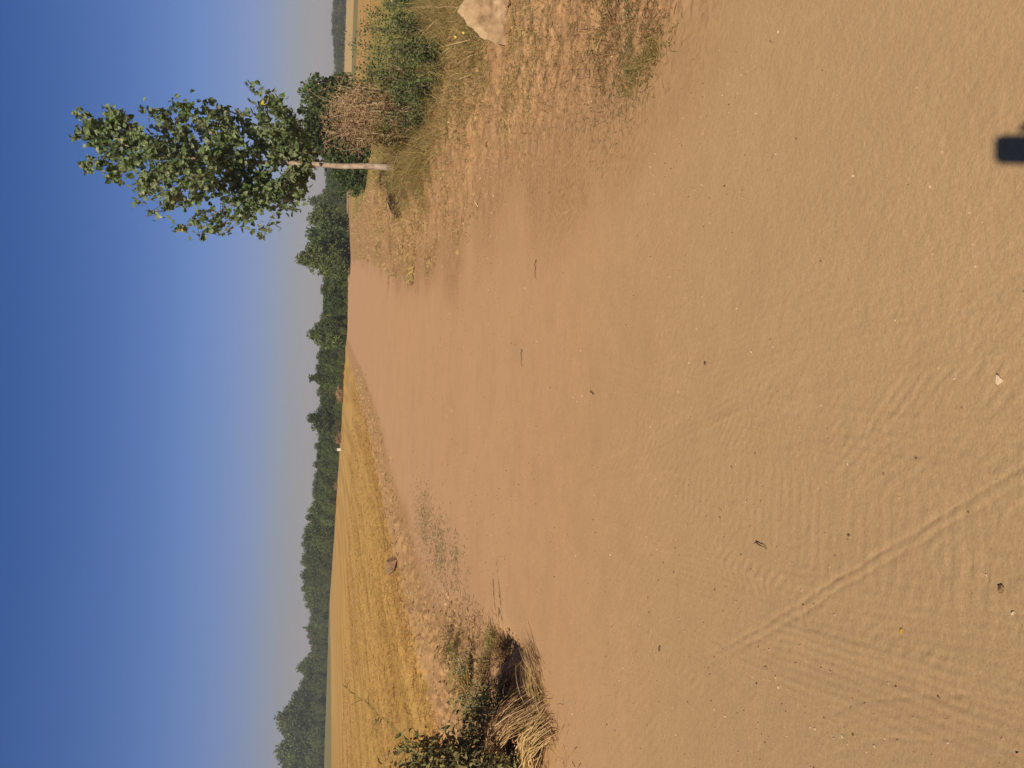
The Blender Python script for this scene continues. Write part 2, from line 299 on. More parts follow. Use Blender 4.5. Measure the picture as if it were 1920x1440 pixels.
def stone_mat(name, cols, sc=14):
    m, t, b = mat(name); tcn = t.nodes.new('ShaderNodeTexCoord')
    c = ramp(t, [(.3+.4*i/(len(cols)-1), cc) for i, cc in enumerate(cols)], noise(t, sc, 6, tcn.outputs['Object'], .65)); t.links.new(c, b.inputs['Base Color'])
    bm = t.nodes.new('ShaderNodeBump'); bm.inputs['Strength'].default_value = .6; bm.inputs['Distance'].default_value = .01
    t.links.new(noise(t, sc*3, 5, tcn.outputs['Object']), bm.inputs['Height']); t.links.new(bm.outputs[0], b.inputs['Normal'])
    return m
M_ground = ground_mat()
M_poplar = plant_mat('poplar leaf', [(.07, .105, .032), (.11, .155, .05), (.155, .205, .075), (.21, .25, .12), (.26, .285, .175)], .45, .4, .4)
M_yleaf = plant_mat('yellowed leaf', [(.55, .34, .04), (.6, .42, .06)], .5, .3)
M_far1 = plant_mat('far leaf dark', [(.03, .046, .015), (.06, .084, .026), (.11, .14, .045)], .7, .2, .15)
M_far2 = plant_mat('far leaf olive', [(.05, .066, .02), (.09, .115, .033), (.15, .17, .05)], .7, .2, .15)
M_far3 = plant_mat('far leaf brown', [(.09, .06, .03), (.15, .09, .045), (.12, .10, .04)], .7, .2, .15)
M_bush = plant_mat('bush leaf', [(.05, .07, .02), (.08, .105, .03), (.13, .155, .05), (.17, .17, .065)], .55, .25, .3)
M_dry = plant_mat('dried bush', [(.22, .13, .065), (.34, .21, .115), (.42, .28, .16), (.28, .19, .08)], .8, .25, .1)
M_straw = plant_mat('straw', [(.34, .21, .085), (.45, .29, .13), (.56, .39, .20), (.40, .25, .10)], .6, .15, .25)
M_gold = plant_mat('stubble straw', [(.24, .14, .035), (.40, .245, .07), (.56, .36, .13), (.48, .30, .10)], .7, .1, .15)
M_brown = plant_mat('withered grass', [(.09, .055, .025), (.19, .11, .05), (.31, .19, .09), (.18, .12, .05)], .8, .15, .1)
M_olive = plant_mat('olive grass', [(.13, .105, .03), (.22, .17, .055), (.31, .23, .085), (.18, .15, .05)], .7, .2, .15)
M_greeng = plant_mat('green grass', [(.11, .115, .045), (.17, .16, .065), (.24, .21, .10)], .6, .2, .2)
M_bark = stone_mat('pale bark', [(.20, .15, .11), (.36, .27, .20), (.47, .37, .29)], 10)
M_bark2 = stone_mat('grey bark', [(.13, .10, .075), (.22, .17, .13)], 10)
M_twig = stone_mat('bleached twig', [(.34, .24, .13), (.50, .37, .22)], 12)
M_dark = stone_mat('dark root', [(.06, .035, .02), (.14, .085, .05)], 12)
M_rock = stone_mat('limestone', [(.16, .10, .055), (.30, .195, .11), (.39, .265, .15), (.55, .43, .31)], 6)
M_white = stone_mat('pale pebble', [(.44, .32, .21), (.58, .45, .32)], 30)
M_clod = stone_mat('earth clod', [(.17, .10, .055), (.27, .16, .085)], 20)
M_yel, _t, _b = mat('yellow petal'); _b.inputs['Base Color'].default_value = (.6, .48, .03, 1)
# ------------------------------------------------------------------ tagging
def tag(o, label=None, cat=None, group=None, kind=None):
    for k, v in (('label', label), ('category', cat), ('group', group), ('kind', kind)):
        if v: o[k] = v
    return o
def empty(name, loc, rz=0):
    e = bpy.data.objects.new(name, None); S.collection.objects.link(e); e.location = loc; e.rotation_euler = (0, 0, rz); e.empty_display_size = .1; return e
def onground(x, y):
    p = G(x, y)
    for _ in range(3): p = G(x, y, float(height(p[0], p[1])))
    return np.array([p[0], p[1], float(height(p[0], p[1]))])
def withz(X, Y, dz=0): return np.stack([X, Y, height(X, Y)+dz], -1)
g = build_ground(); g.data.materials.append(M_ground)

# ------------------------------------------------------------------ the young poplar
def poplar():
    b = onground(748, 314); Y0 = b[1]
    root = empty('poplar_tree', b); tag(root, 'young poplar with slim pale trunk standing alone on the road verge', 'tree')
    P = lambda x, y, dy=0: at_depth(x, y, Y0+dy)
    tr = [P(752, 314), P(735, 314), P(700, 312), P(640, 309), P(570, 307), P(500, 305), P(430, 301), P(360, 294), P(290, 282), P(220, 268), P(160, 252)]
    tb = MB(); tube(tb, np.array(tr)+rng.normal(0, .012, (len(tr), 3)), [.088, .064, .057, .052, .046, .040, .032, .025, .018, .012, .006], 12)
    tb.build('trunk', M_bark, root, True).matrix_parent_inverse = Matrix.Translation(-Vector(b))
    tips = [(140, 252), (150, 215), (160, 310), (200, 205), (205, 235), (200, 330), (245, 350), (250, 375), (282, 210), (300, 240), (330, 190), (340, 225), (285, 395), (300, 360), (335, 428), (375, 440), (400, 415), (430, 430),
            (490, 436), (478, 172), (498, 172), (518, 205), (545, 235), (545, 360), (545, 375), (570, 268), (420, 205), (450, 225), (385, 200), (470, 210), (555, 335), (255, 250), (300, 330), (350, 380), (440, 370), (480, 260), (520, 290), (400, 250), (360, 330), (470, 395),
            (520, 350), (545, 300), (230, 300), (180, 270), (430, 300), (380, 290), (330, 290), (500, 240), (430, 250), (390, 370), (280, 290), (560, 262), (565, 325), (215, 265)]
    br = MB(); lc = []; ls = []
    trx = np.array([752, 735, 700, 640, 570, 500, 430, 360, 290, 220, 160.]); 
    def trunk_at(x):
        x = min(max(x, 165), 575); i = np.searchsorted(-trx, -x)-1; i = max(0, min(i, len(tr)-2)); f = (trx[i]-x)/(trx[i]-trx[i+1]); return tr[i]*(1-f)+tr[i+1]*f
    for (x, y) in tips:
        lat = abs(y-300+ (560-x)*.08)
        st = trunk_at(x + 35 + lat*.95*(.6+.5*rng.random()))
        dy = rng.normal()*(.2+.42*math.sin(min(1, max(0, (x-130)/430))*PI))
        tip = P(x, y, dy*1.1)
        mid = (st+tip)/2 + np.array([0, 0, -.12*np.linalg.norm(tip-st)]) + rng.normal(0, .06, 3)
        tt = np.linspace(0, 1, 9)[:, None]; pts = (1-tt)**2*st + 2*tt*(1-tt)*mid + tt*tt*tip
        L = np.linalg.norm(tip-st); tube(br, pts, np.linspace(.007+.005*L, .003, 9), 5)
        for k in range(int(9+L*10)):
            u = .22+.78*rng.random(); q = (1-u)**2*st + 2*u*(1-u)*mid + u*u*tip
            d = unit(unit(tip-st)*.6 + rng.normal(0, .75, 3)+np.array([0, 0, .25])); l2 = (.12+.36*rng.random())*(1.15-u*.6)*min(1.2, .5+L*.35)
            e = q + d*l2; tube(br, [q, (q+e)/2+rng.normal(0, .02, 3), e], [.004, .003, .002], 3)
            for w in np.linspace(.2, 1, 7):
                if rng.random() < .85: lc.append(q+d*l2*w + rng.normal(0, .05, 3)); ls.append(.07+.05*rng.random())
        for w in np.linspace(.5, 1, 5): lc.append((1-w)**2*st+2*w*(1-w)*mid+w*w*tip+rng.normal(0, .04, 3)); ls.append(.08+.03*rng.random())
    br.build('branches', M_bark2, root, True).matrix_parent_inverse = Matrix.Translation(-Vector(b))
    for _ in range(420):
        q = trunk_at(rng.uniform(165, 500)); lc.append(q+rng.normal(0, .13, 3)+[0, -.08, 0]); ls.append(.07+.05*rng.random())
    lc = np.array(lc); ls = np.array(ls); yel = rng.random(len(lc)) < .0025
    lf = MB(); leaves(lf, lc[~yel], ls[~yel], 0, up=.1); leaves(lf, lc[yel], ls[yel]*1.1, 0, mi=1)
    for (x, y) in [(565, 297), (572, 300), (557, 302), (575, 303)]: pass
    lf.build('crown', [M_poplar, M_yleaf], root).matrix_parent_inverse = Matrix.Translation(-Vector(b))
    print('poplar leaves', len(lc))
poplar()

# ------------------------------------------------------------------ tree prototypes for the distance
def crown_mesh(name, m, seed, h=1., w=.5, n=2600, leaf=.05, base=.05, lobes=14, pointy=.0, clump=.16):
    """unit tree: height 1, crown of many small leaf faces gathered in clumps"""
    global rng; keep = rng; rng = np.random.default_rng(seed)
    mb = MB(); cs = []; 
    for i in range(lobes):
        u = (i+.5)/lobes; z = base + (1-base)*(.06+.86*u)
        prof = math.sin(min(1, (u*.92+.16))*PI)**.6*(1-pointy*u)
        a = rng.random()*2*PI; rr = w/2*prof*(.35+.5*rng.random()); cs.append((rr*math.cos(a), rr*math.sin(a), z, clump*(.7+.7*rng.random())*(1-.45*u*pointy)))
        a += 2.2; cs.append((rr*math.cos(a)*.8, rr*math.sin(a)*.8, z*.95, clump*(.6+.6*rng.random())))
    for _ in range(4): a = rng.random()*2*PI; cs.append((w*.42*math.cos(a), w*.42*math.sin(a), base+(1-base)*rng.uniform(.3, .8), clump*.7))
    cs = np.array(cs); idx = rng.integers(0, len(cs), n); d = unit(rng.normal(size=(n, 3))); rad = cs[idx, 3]*(.55+.5*rng.random(n)**.6)
    c = cs[idx, :3] + d*rad[:, None]*np.array([1, 1, .85]); c[:, 2] = np.clip(c[:, 2], base*.6+.01, 1.02)
    leaves(mb, c, leaf*(.6+.8*rng.random(n)), 2, r=np.clip(.5+.25*rng.normal(size=n), 0, 1))
    rng = keep
    o = mb.build(name, m); me = o.data; bpy.data.objects.remove(o); return me
def trunk_mesh(name, m, r=.018, top=.7, seed=0):
    global rng; keep = rng; rng = np.random.default_rng(seed); mb = MB()
    k = 7; z = np.linspace(-.02, top, k); pts = np.stack([rng.normal(0, .008, k), rng.normal(0, .008, k), z], -1); tube(mb, pts, np.linspace(r, r*.3, k), 7)
    for i in range(7):
        q = pts[2+i % 4]; a = rng.random()*2*PI; e = q+np.array([.16*math.cos(a), .16*math.sin(a), .18]); tube(mb, [q, (q+e)/2, e], [r*.45, r*.3, r*.12], 4)
    rng = keep
    o = mb.build(name, m, smooth=True); me = o.data; bpy.data.objects.remove(o); return me
KINDS = {
 'broad': [(crown_mesh('crown', M_far1, 1, w=.75, n=3200, lobes=16), trunk_mesh('trunk', M_bark2, seed=1)), (crown_mesh('crown', M_far2, 2, w=.7, n=3000, lobes=15), trunk_mesh('trunk', M_bark2, seed=2)), (crown_mesh('crown', M_far1, 8, w=.85, n=3200, lobes=18, clump=.14), trunk_mesh('trunk', M_bark2, seed=3))],
 'poplar': [(crown_mesh('crown', M_far1, 3, w=.34, n=2200, pointy=.6, clump=.10, lobes=14, base=.12), trunk_mesh('trunk', M_bark, .016, seed=4)), (crown_mesh('crown', M_far2, 4, w=.38, n=2200, pointy=.7, clump=.10, lobes=12, base=.15), trunk_mesh('trunk', M_bark, .016, seed=5))],
 'shrub': [(crown_mesh('crown', M_far2, 5, w=1.3, n=2000, leaf=.06, lobes=9, clump=.26, base=.0), trunk_mesh('trunk', M_bark2, .03, .5, seed=6)), (crown_mesh('crown', M_bush, 9, w=1.2, n=2000, leaf=.06, lobes=9, clump=.26, base=.0), trunk_mesh('trunk', M_bark2, .03, .5, seed=6))],
 'brown': [(crown_mesh('crown', M_far3, 6, w=.8, n=2200, lobes=12), trunk_mesh('trunk', M_bark2, seed=7))],
 'dry': [(crown_mesh('crown', M_dry, 7, w=1.6, n=2600, leaf=.07, lobes=9, clump=.28, base=.0), trunk_mesh('trunk', M_bark2, .03, .5, seed=8))],
}
def far_tree(kind, p, h, wscale=1., label=None, group=None, cat='tree', name=None, var=None):
    v = KINDS[kind]; cm, tm = v[rng.integers(len(v)) if var is None else var]
    r = empty(name or {'shrub': 'shrub', 'dry': 'dry_bush', 'poplar': 'poplar_tree'}.get(kind, 'broadleaf_tree'), p, rng.random()*6.28)
    r.scale = (h*wscale, h*wscale, h)
    for n, me in (('crown', cm), ('trunk', tm)):
        o = bpy.data.objects.new(n, me); S.collection.objects.link(o); o.parent = r
    tag(r, label, cat, group); return r
TOP = [(1440, 527), (1425, 525), (1405, 517), (1390, 527), (1370, 526), (1340, 519), (1325, 535), (1315, 540), (1300, 550), (1285, 556), (1270, 565), (1257, 557), (1240, 562), (1220, 575), (1200, 573), (1175, 567), (1170, 575), (1150, 575), (1130, 572), (1110, 568), (1085, 565), (1050, 563), (1020, 563), (1000, 565), (980, 568), (960, 572), (940, 580), (930, 585), (900, 588), (860, 590), (830, 592), (805, 594), (740, 596), (700, 593), (660, 597), (612, 600), (590, 603), (560, 603), (530, 604), (500, 606), (460, 606), (400, 600), (378, 602), (365, 610), (350, 609), (330, 607), (300, 612)]
TOP = np.array(TOP[::-1], float); BASE = np.array([(0, 655), (160, 651), (330, 651), (400, 650), (490, 653), (600, 652), (640, 650), (700, 645), (800, 640), (900, 633), (1000, 627), (1100, 620), (1200, 612), (1300, 607), (1460, 604)], float)
topx = lambda y: np.interp(y, TOP[:, 0], TOP[:, 1]); basex = lambda y: np.interp(y, BASE[:, 0], BASE[:, 1])
def belt_point(y, push=0.):
    bx = basex(y); p = G(bx, y); D = min(p[1], 240.)
    if p[1] < 0: D = 240.
    D += push; q = at_depth(bx, y, D); return np.array([q[0], q[1], 0]), D
def hfor(x, y, D): return max(.5, at_depth(x, y, D)[2])
def place(kind, y, top, push, ws=1., **kw):
    p, D = belt_point(y, push); return far_tree(kind, p, hfor(top, y, D), ws, **kw)
GW = 'trees of the wood beyond the stubble field'
LW = 'dark green tree in the dense wood along the far left edge of the stubble field'
GB = 'trees of the low belt across the fields'
LBELT = 'low dark green tree in the even belt beyond the end of the road'
def stretch(y):
    for lim, txt in ((1360, 'at the frame edge near the highest crown'), (1275, 'on the falling slope right of the tallest crown'), (1225, 'around the rounded crown before the reddish trees'), (1165, 'behind the reddish brown trees'), (1060, 'in the left half of the scalloped wood'), (935, 'in the right half of the scalloped wood'),
                     (845, 'in the level stretch left of the white block'), (760, 'between the white block and the second brown mound'), (690, 'above the brown mound nearest the road'), (640, 'over the tip of the stubble field'), (560, 'straight over the end of the road'), (500, 'between the road end and the big dark clump'), (400, 'behind the big dark clump'), (0, 'between the dark clump and the poplar trunk')):
        if y > lim: return txt
y = 1462.
while y > 322:
    left = y > 935
    step = rng.uniform(9, 14) if left else rng.uniform(7, 10)
    kind = 'broad' if left else ('poplar' if rng.random() < .55 else 'broad')
    if 1165 < y < 1225: kind = 'brown'
    if kind == 'brown': lab, gr = 'reddish brown bare-looking tree in the wood where its top line dips', 'reddish brown trees in the wood'
    elif left: lab, gr = 'dark tree ' + stretch(y), 'wood trees ' + stretch(y)
    else: lab, gr = 'low tree ' + stretch(y), 'belt trees ' + stretch(y)
    ws = {'broad': 1.0, 'brown': 1.0, 'poplar': 1.7}[kind]
    place(kind, y+rng.uniform(-2, 2), topx(y)+(rng.uniform(-2, 9) if left else rng.uniform(-2, 5)), rng.uniform(8, 20), ws*(.8 if left else 1), label=lab, group=gr)
    place('broad', y+step/2, topx(y+step/2)*.72+basex(y)*.28+rng.uniform(-4, 4), rng.uniform(1, 5), 1.2, label=lab if kind != 'brown' else 'dark tree ' + stretch(y), group=gr if kind != 'brown' else 'wood trees ' + stretch(y))
    y -= step
# low shrubs along the foot of the belt
y = 1455.
while y > 330:
    if not (484 < y < 505): place('shrub', y, basex(y)-(rng.uniform(14, 34) if y > 940 else rng.uniform(8, 20)), rng.uniform(-3, 1), .75, var=int(rng.random() < .35), label='olive shrub at the wood foot ' + stretch(y), group='foot shrubs ' + stretch(y), cat='shrub')
    y -= rng.uniform(10, 18)
# trees that stand out of the belt
for (yy, tx, ws, kind, push, lab) in [
    (1405, 516, .8, 'broad', 6, 'tall round-topped tree, highest point of the wood at the far left'),
    (1342, 518, .8, 'broad', 6, 'tall tree with rounded crown at the right shoulder of the left wood'),
    (1252, 556, .8, 'broad', 6, 'rounded tree standing just above the dip in the left wood'),
    (1176, 566, .35, 'poplar', 6, 'thin spiky tree poking above the reddish trees'),
    (785, 576, .95, 'broad', 2, 'round tree rising alone above the belt behind the second brown mound'),
    (711, 577, .9, 'poplar', 2, 'pointed tree rising above the belt left of the road end'),
    (630, 577, .95, 'broad', 0, 'broad loose-crowned tree above the belt where the road ends'),
    (614, 590, .7, 'broad', 0, 'smaller tree beside the loose-crowned tree at the road end'),
    (514, 599, 1.0, 'poplar', 0, 'small ragged tree just left of the big dark clump'),
    (490, 556, .85, 'broad', -12, 'tallest tree of the dark clump right of the road end'),
    (470, 574, 1.0, 'broad', -14, 'dark green tree in the middle of the clump right of the road end'),
    (445, 574, 1.05, 'broad', -14, 'wide dark green tree of the clump beyond the grassy verge'),
    (415, 577, 1.0, 'broad', -14, 'dark green tree at the right end of the clump beyond the grassy verge'),
    (500, 600, 1.1, 'broad', -13, 'low dark tree at the left foot of the clump'),
    (456, 600, 1.3, 'broad', -17, 'low dark green tree in front of the clump'),
    (430, 600, 1.3, 'broad', -17, 'dense shrubby tree filling the foot of the clump'),
    (382, 578, .75, 'broad', 55, 'greyish tree standing alone in haze left of the young poplar'),
    (375, 598, .9, 'broad', 50, 'lower greyish tree leaning on the hazy tree left of the poplar')]:
    place(kind, yy, tx, push, ws, label=lab)
# hazy wood far behind the right-hand fields
for yy in np.arange(350, -30, -11.):
    tx = np.interp(yy, [-30, 0, 20, 60, 100, 140, 152, 165, 300, 315, 335, 350], [627, 625, 623, 622, 625, 627, 617, 616, 608, 607, 609, 617]) + rng.uniform(-1.5, 1.5)
    p = at_depth(655, yy, 330.); far_tree('broad', (p[0], p[1], 0), hfor(tx, yy, 330), 1.5, label='grey hazy tree in the distant wood behind the right-hand fields', group='hazy trees far right')
# brown mounds and things by the field edge
for (yy, bx, tx, ws, lab) in [(738, 644, 630, 1.25, 'brown brushy mound at the end of the stubble, nearest the road'), (748, 643, 631, 1.1, 'brown brushy hump adjoining the mound nearest the road'), (800, 640, 628, 1.2, 'wide brown brushy mound at the far edge of the stubble'), (822, 640, 629, 1.2, 'left shoulder of the wide brown mound at the field edge'), (912, 633, 627, 1.5, 'small reddish brush by the field edge below the long even belt'), (598, 651, 640, 1.2, 'brown dry bush where the road disappears')]:
    p = G(bx, yy); far_tree('dry', (p[0], p[1], 0), hfor(tx, yy, p[1]), ws, label=lab, cat='bush')
def box(mb, c, s, mi=0):
    c = np.array(c); s = np.array(s)/2; v = np.array([[i, j, k] for i in (-1, 1) for j in (-1, 1) for k in (-1, 1)])*s + c
    mb.add(v, [[0, 1, 3, 2], [4, 6, 7, 5], [0, 4, 5, 1], [2, 3, 7, 6], [0, 2, 6, 4], [1, 5, 7, 3]], mi)
M_wht, _t, _b = mat('white sheet metal'); _b.inputs['Base Color'].default_value = (.55, .52, .46, 1)
p = G(638.5, 843); mb = MB(); box(mb, (p[0], p[1], .2), (.32, .3, .4)); box(mb, (p[0], p[1], .42), (.36, .34, .04))
o = mb.build('marker_block', M_wht, loc=(p[0], p[1], 0)); tag(o, 'small white block standing at the far edge of the stubble field', 'block')
for i, (bx, yy, tx) in enumerate([(650, 623, 641), (649, 638, 637), (646, 674, 634), (643, 711, 622), (640, 773, 634), (655, 493, 645), (648, 592, 612)]):
    p = G(bx, yy); p = p*.965; h = hfor(tx, yy, p[1]); mb = MB(); tube(mb, [(p[0], p[1], -.1), (p[0]+.01, p[1], h*.5), (p[0]-.02, p[1], h)], [.045, .04, .035], 7)
    o = mb.build('post', M_twig, loc=(p[0], p[1], 0), smooth=True); tag(o, 'thin pale stake standing upright in front of the distant tree belt', 'post', 'pale stakes before the tree belt')

# ------------------------------------------------------------------ right verge vegetation
def parented(o, root): o.matrix_parent_inverse = Matrix.Translation(-Vector(root.location)); return o
def woody_bush(name, x, y, h, w, mleaf, mstem, label, nst=16, nleaf=2600, lsize=.05, shape=2, cat='shrub', top_heavy=.3, spread=.5, depth=1., twigs=6):
    b = onground(x, y); root = empty(name, b); tag(root, label, cat); st = MB(); lf = MB(); C = []
    for i in range(nst):
        a = rng.random()*2*PI; r0 = rng.random()*w*.28; q = b + np.array([math.cos(a)*r0, math.sin(a)*r0*depth, 0]); q[2] = height(q[0], q[1])-.03
        r1 = w/2*math.sqrt(rng.random()); hh = h*(1-.35*(r1/(w/2))**2)*(.5+.6*rng.random()**.7); e = b + np.array([math.cos(a)*r1, math.sin(a)*r1*depth, hh])
        k = 7; u = np.linspace(0, 1, k)[:, None]; pts = q*(1-u)+e*u + np.cumsum(rng.normal(0, .018*h, (k, 3)), 0)*np.array([1, 1, .3]); pts[0] = q
        tube(st, pts, np.linspace(.012, .003, k), 4)
        for j in range(twigs):
            s = top_heavy + (1-top_heavy)*rng.random(); f = s*(k-1); i0 = min(int(f), k-2); c = pts[i0]*(1-f+i0)+pts[i0+1]*(f-i0)
            d = unit(rng.normal(size=3)*np.array([1, 1, .6])+np.array([0, 0, .6])); l = h*(.10+.16*rng.random()); tube(st, [c, c+d*l*.5+rng.normal(0, .01, 3), c+d*l], [.005, .003, .002], 3)
            for _ in range(max(1, nleaf//(nst*twigs))): C.append(c + d*l*rng.random() + rng.normal(0, .05*h**.5, 3))
    C = np.array(C); C[:, 2] = np.maximum(C[:, 2], height(C[:, 0], C[:, 1])+.01)
    leaves(lf, C, lsize*(.6+.8*rng.random(len(C))), shape)
    parented(st.build('stems', mstem, root, True), root); parented(lf.build('foliage', mleaf, root), root); return root
# big dark shrub-tree behind, in the field
for (x, yy, tx, w, lab) in [(672, 300, 610, 1.0, 'dark green bushy tree directly behind the slim poplar trunk'), (676, 255, 556, 1.0, 'tall dark green bushy tree behind the dried reddish bush'), (674, 215, 566, .95, 'dark green tree right of the tallest bushy tree, behind the dried bush'), (672, 180, 563, .7, 'narrow dark tree at the right end of the bushy trees'), (680, 335, 625, 1.1, 'low dark green tree left of the slim poplar trunk'), (676, 232, 590, 1.3, 'dense dark shrub under the tall bushy trees'), (680, 280, 605, 1.3, 'dense dark shrub filling the gap behind the dried bush')]:
    p = G(x, yy); D = 42.; p = at_depth(x, yy, D); far_tree('broad', (p[0], p[1], -.15), hfor(tx, yy, D)+.15, w, label=lab, var=0 if w < 1 else 2)
woody_bush('dry_bush', 768, 240, 1.5, .95, M_dry, M_twig, 'tall dried reddish brown bush with bare pale stems beside the poplar', 26, 5200, .028, 2, 'bush', .5, twigs=9)
woody_bush('dry_bush', 783, 205, 1.5, .9, M_dry, M_twig, 'tall dried bush of tangled pale stems right of the reddish one', 22, 2400, .028, 2, 'bush', .4, twigs=9)
woody_bush('dry_bush', 800, 185, 1.2, .9, M_brown, M_twig, 'shorter withered bush between the dried bush and the green bramble', 18, 2200, .03, 2, 'bush', .25)
woody_bush('olive_bush', 782, 236, 1.0, 1.25, M_olive, M_twig, 'low olive thicket at the foot of the dried bushes', 20, 3600, .032, 2, 'bush', .1)
woody_bush('green_shrub', 812, 175, 1.08, 1.15, M_bush, M_bark2, 'leafy dark green bramble mound left of centre on the right verge', 14, 3400, .032, 2, 'shrub', .1)
woody_bush('green_shrub', 812, 90, 1.2, 1.25, M_bush, M_bark2, 'tallest leafy green bramble reaching up against the ochre field', 16, 3800, .032, 2, 'shrub', .1)
woody_bush('green_shrub', 830, 132, .9, .95, M_bush, M_bark2, 'low green bramble between the two larger ones', 10, 2400, .032, 2, 'shrub', .1)
woody_bush('green_shrub', 800, 18, .85, .9, M_bush, M_bark2, 'green bramble at the frame edge above the boulder', 10, 1700, .034, 2, 'shrub', .1)
# bare pale stalks
def stalk(pts, r, label, group=None, m=M_twig, side=0):
    pts = np.array(pts); t = np.linspace(0, 1, len(pts)); tt = np.linspace(0, 1, 9); pp = np.stack([np.interp(tt, t, pts[:, i]) for i in range(3)], -1)
    pp[1:-1] += rng.normal(0, r*1.4, (7, 3)); mb = MB(); tube(mb, pp, np.linspace(r, r*.45, 9), 5)
    for _ in range(side):
        i = rng.integers(3, 8); d = unit((pp[-1]-pp[0])+rng.normal(0, .5, 3)*np.linalg.norm(pp[-1]-pp[0])); l = np.linalg.norm(pp[-1]-pp[0])*.3; tube(mb, [pp[i], pp[i]+d*l*.5, pp[i]+d*l+[0, 0, .02]], [r*.6, r*.5, r*.25], 4)
    o = mb.build('dry_stalk', m, smooth=True, loc=tuple(pp[0])); tag(o, label, 'stalk', group); return o
def st_px(x0, y0, x1, y1, r=.007, label='', mid=None, side=0, m=M_twig, group=None):
    b = onground(x0, y0); D = b[1]; e = at_depth(x1, y1, D-.1); pts = [b-[0, 0, .02]] + ([at_depth(*mid, D-.05)] if mid else []) + [e]; return stalk(pts, r, label, group, m, side)
st_px(770, 243, 680, 241, .009, 'straight bleached stem standing upright in front of the reddish bush', side=3)
st_px(768, 197, 640, 195, .009, 'tall forked bleached stem arching over the right dried bush', mid=(715, 196), side=4)
st_px(770, 196, 690, 235, .008, 'bleached stem slanting left from the foot of the forked stem', mid=(720, 200), side=2)
st_px(800, 192, 705, 170, .006, 'thin bleached stem slanting right over the green bramble', side=2)
st_px(874, 12, 770, 14, .005, 'long thin white stem lying against the grass just above the boulder', side=2)
st_px(815, 73, 775, 76, .005, 'short pale stem standing in the brown grass behind the yellow flowers')
st_px(850, 192, 800, 178, .005, 'pale broken stem in the olive grass below the forked stem')
st_px(748, 388, 722, 378, .009, 'pale stick stuck upright in the dark brush pile')
st_px(727, 350, 706, 342, .008, 'pale stick slanting on the bank above the brush pile')
st_px(762, 265, 745, 305, .007, 'pale twig leaning on the verge towards the poplar trunk')
for (x, y_) in [(715, 430), (722, 468), (718, 488), (726, 485), (712, 455), (735, 442), (708, 440)]:
    st_px(x, y_, x-rng.uniform(8, 16), y_+rng.uniform(-2, 3), .006, 'thin pale dry stalk sticking out of the bare bank left of the poplar', group='dry stalks on the bank')
# dark brush pile under the poplar
b = onground(745, 350); mb = MB()
for i in range(70):
    c = onground(rng.uniform(737, 754), rng.uniform(318, 402)*1.0); d = unit(rng.normal(size=3)*np.array([1, .7, .22])+np.array([0, 0, .1])); l = rng.uniform(.1, .4)
    c = c+np.array([0, 0, rng.uniform(.0, .10)]); tube(mb, [c-d*l/2, c+rng.normal(0, .02, 3), c+d*l/2], [.012, .014, .006], 4)
for _ in range(4):
    a, e = onground(rng.uniform(742, 750), 316), onground(rng.uniform(742, 752), 404); tube(mb, [a+[0, 0, .03], (a+e)/2+[0, rng.normal(0, .1), .07], e+[0, 0, .02]], [.012, .016, .008], 5)
o = mb.build('brush_pile', M_dark, smooth=True, loc=tuple(b)); tag(o, 'low pile of dark dead branches on the verge left of the poplar foot', 'brush pile')
b = onground(752, 290); mb = MB()
for i in range(16):
    a = rng.random()*PI*2; l = rng.uniform(.12, .34); c = b+np.array([rng.normal(0, .06), rng.normal(0, .06), .03]); e = c+np.array([math.cos(a)*l, math.sin(a)*l*.6, rng.uniform(.02, .22)]); tube(mb, [c, (c+e)/2+[0, 0, .05], e], [.018, .014, .006], 5)
o = mb.build('tree_stump', M_dark, smooth=True, loc=tuple(b)); tag(o, 'small gnarled stump with curled roots beside the poplar foot', 'stump')

# grass masses of the right verge
def scat(n, x0, x1, y0, y1, dens=None):
    X = rng.uniform(x0, x1, n*6); Y = rng.uniform(y0, y1, n*6)
    if dens is not None: k = rng.random(len(X)) < dens(X, Y); X, Y = X[k], Y[k]
    return X[:n], Y[:n]
mbg = MB()   # tall grass between the shrubs
def tall(X, Y): return (1-.93*np.exp(-((X-5.1)/.55)**2)*sstep(17, 19, Y))*sstep(.8, 1.9, X-xr(Y)+fbm(X*1.2, Y*1.2, 3, 51)*2)*sstep(22, 16, Y)*sstep(6.8, 9.5, Y)*sstep(6.5, 5, X-xr(Y))*(.25+.75*sstep(-.1, .1, fbm(X*2, Y*2, 3, 55)))
for mi, (n, L, wd) in enumerate([(15000, .34, .008), (20000, .42, .009), (4000, .30, .008)]):
    X, Y = scat(n, 2.2, 9, 7, 21, lambda a, b_: tall(a, b_)*(1 if mi else 1))
    hs = sstep(8, 14, Y)*.6+.55; hs *= sstep(.6, 2.2, X-xr(Y))*.75+.25; N = len(X)
    d = rng.normal(0, .75, (N, 3)); d[:, 2] = 1
    mi = np.repeat(rng.choice([0, 1, 2, 3], N, p=[[.66, .2, .05, .09], [.25, .6, .1, .05], [.1, .35, .5, .05]][mi]), 3)
    cl = .55+.9*np.clip(fbm(X*2.2, Y*2.2, 3, 57)+.5, 0, 1); hs_c = cl
    ribbons(mbg, withz(X, Y, -.02), d, L*hs*hs_c*(.4+rng.random(N)), wd*(.5+.6*rng.random(N)), rng.random(N)*.9, 3, mi)
o = mbg.build('tall_grass', [M_brown, M_olive, M_greeng, M_straw]); tag(o, 'tangle of tall brown and olive grass growing between the shrubs of the right verge', 'grass', kind='stuff')
mbg = MB()   # low withered litter over the whole right verge
def low(X, Y): return sstep(-.2, .5, X-xr(Y)+fbm(X*1.1, Y*1.1, 3, 61)*2.2-.1)*(.12+.88*sstep(-.02, .16, fbm(X*1.6+3, Y*1.6, 4, 65)))
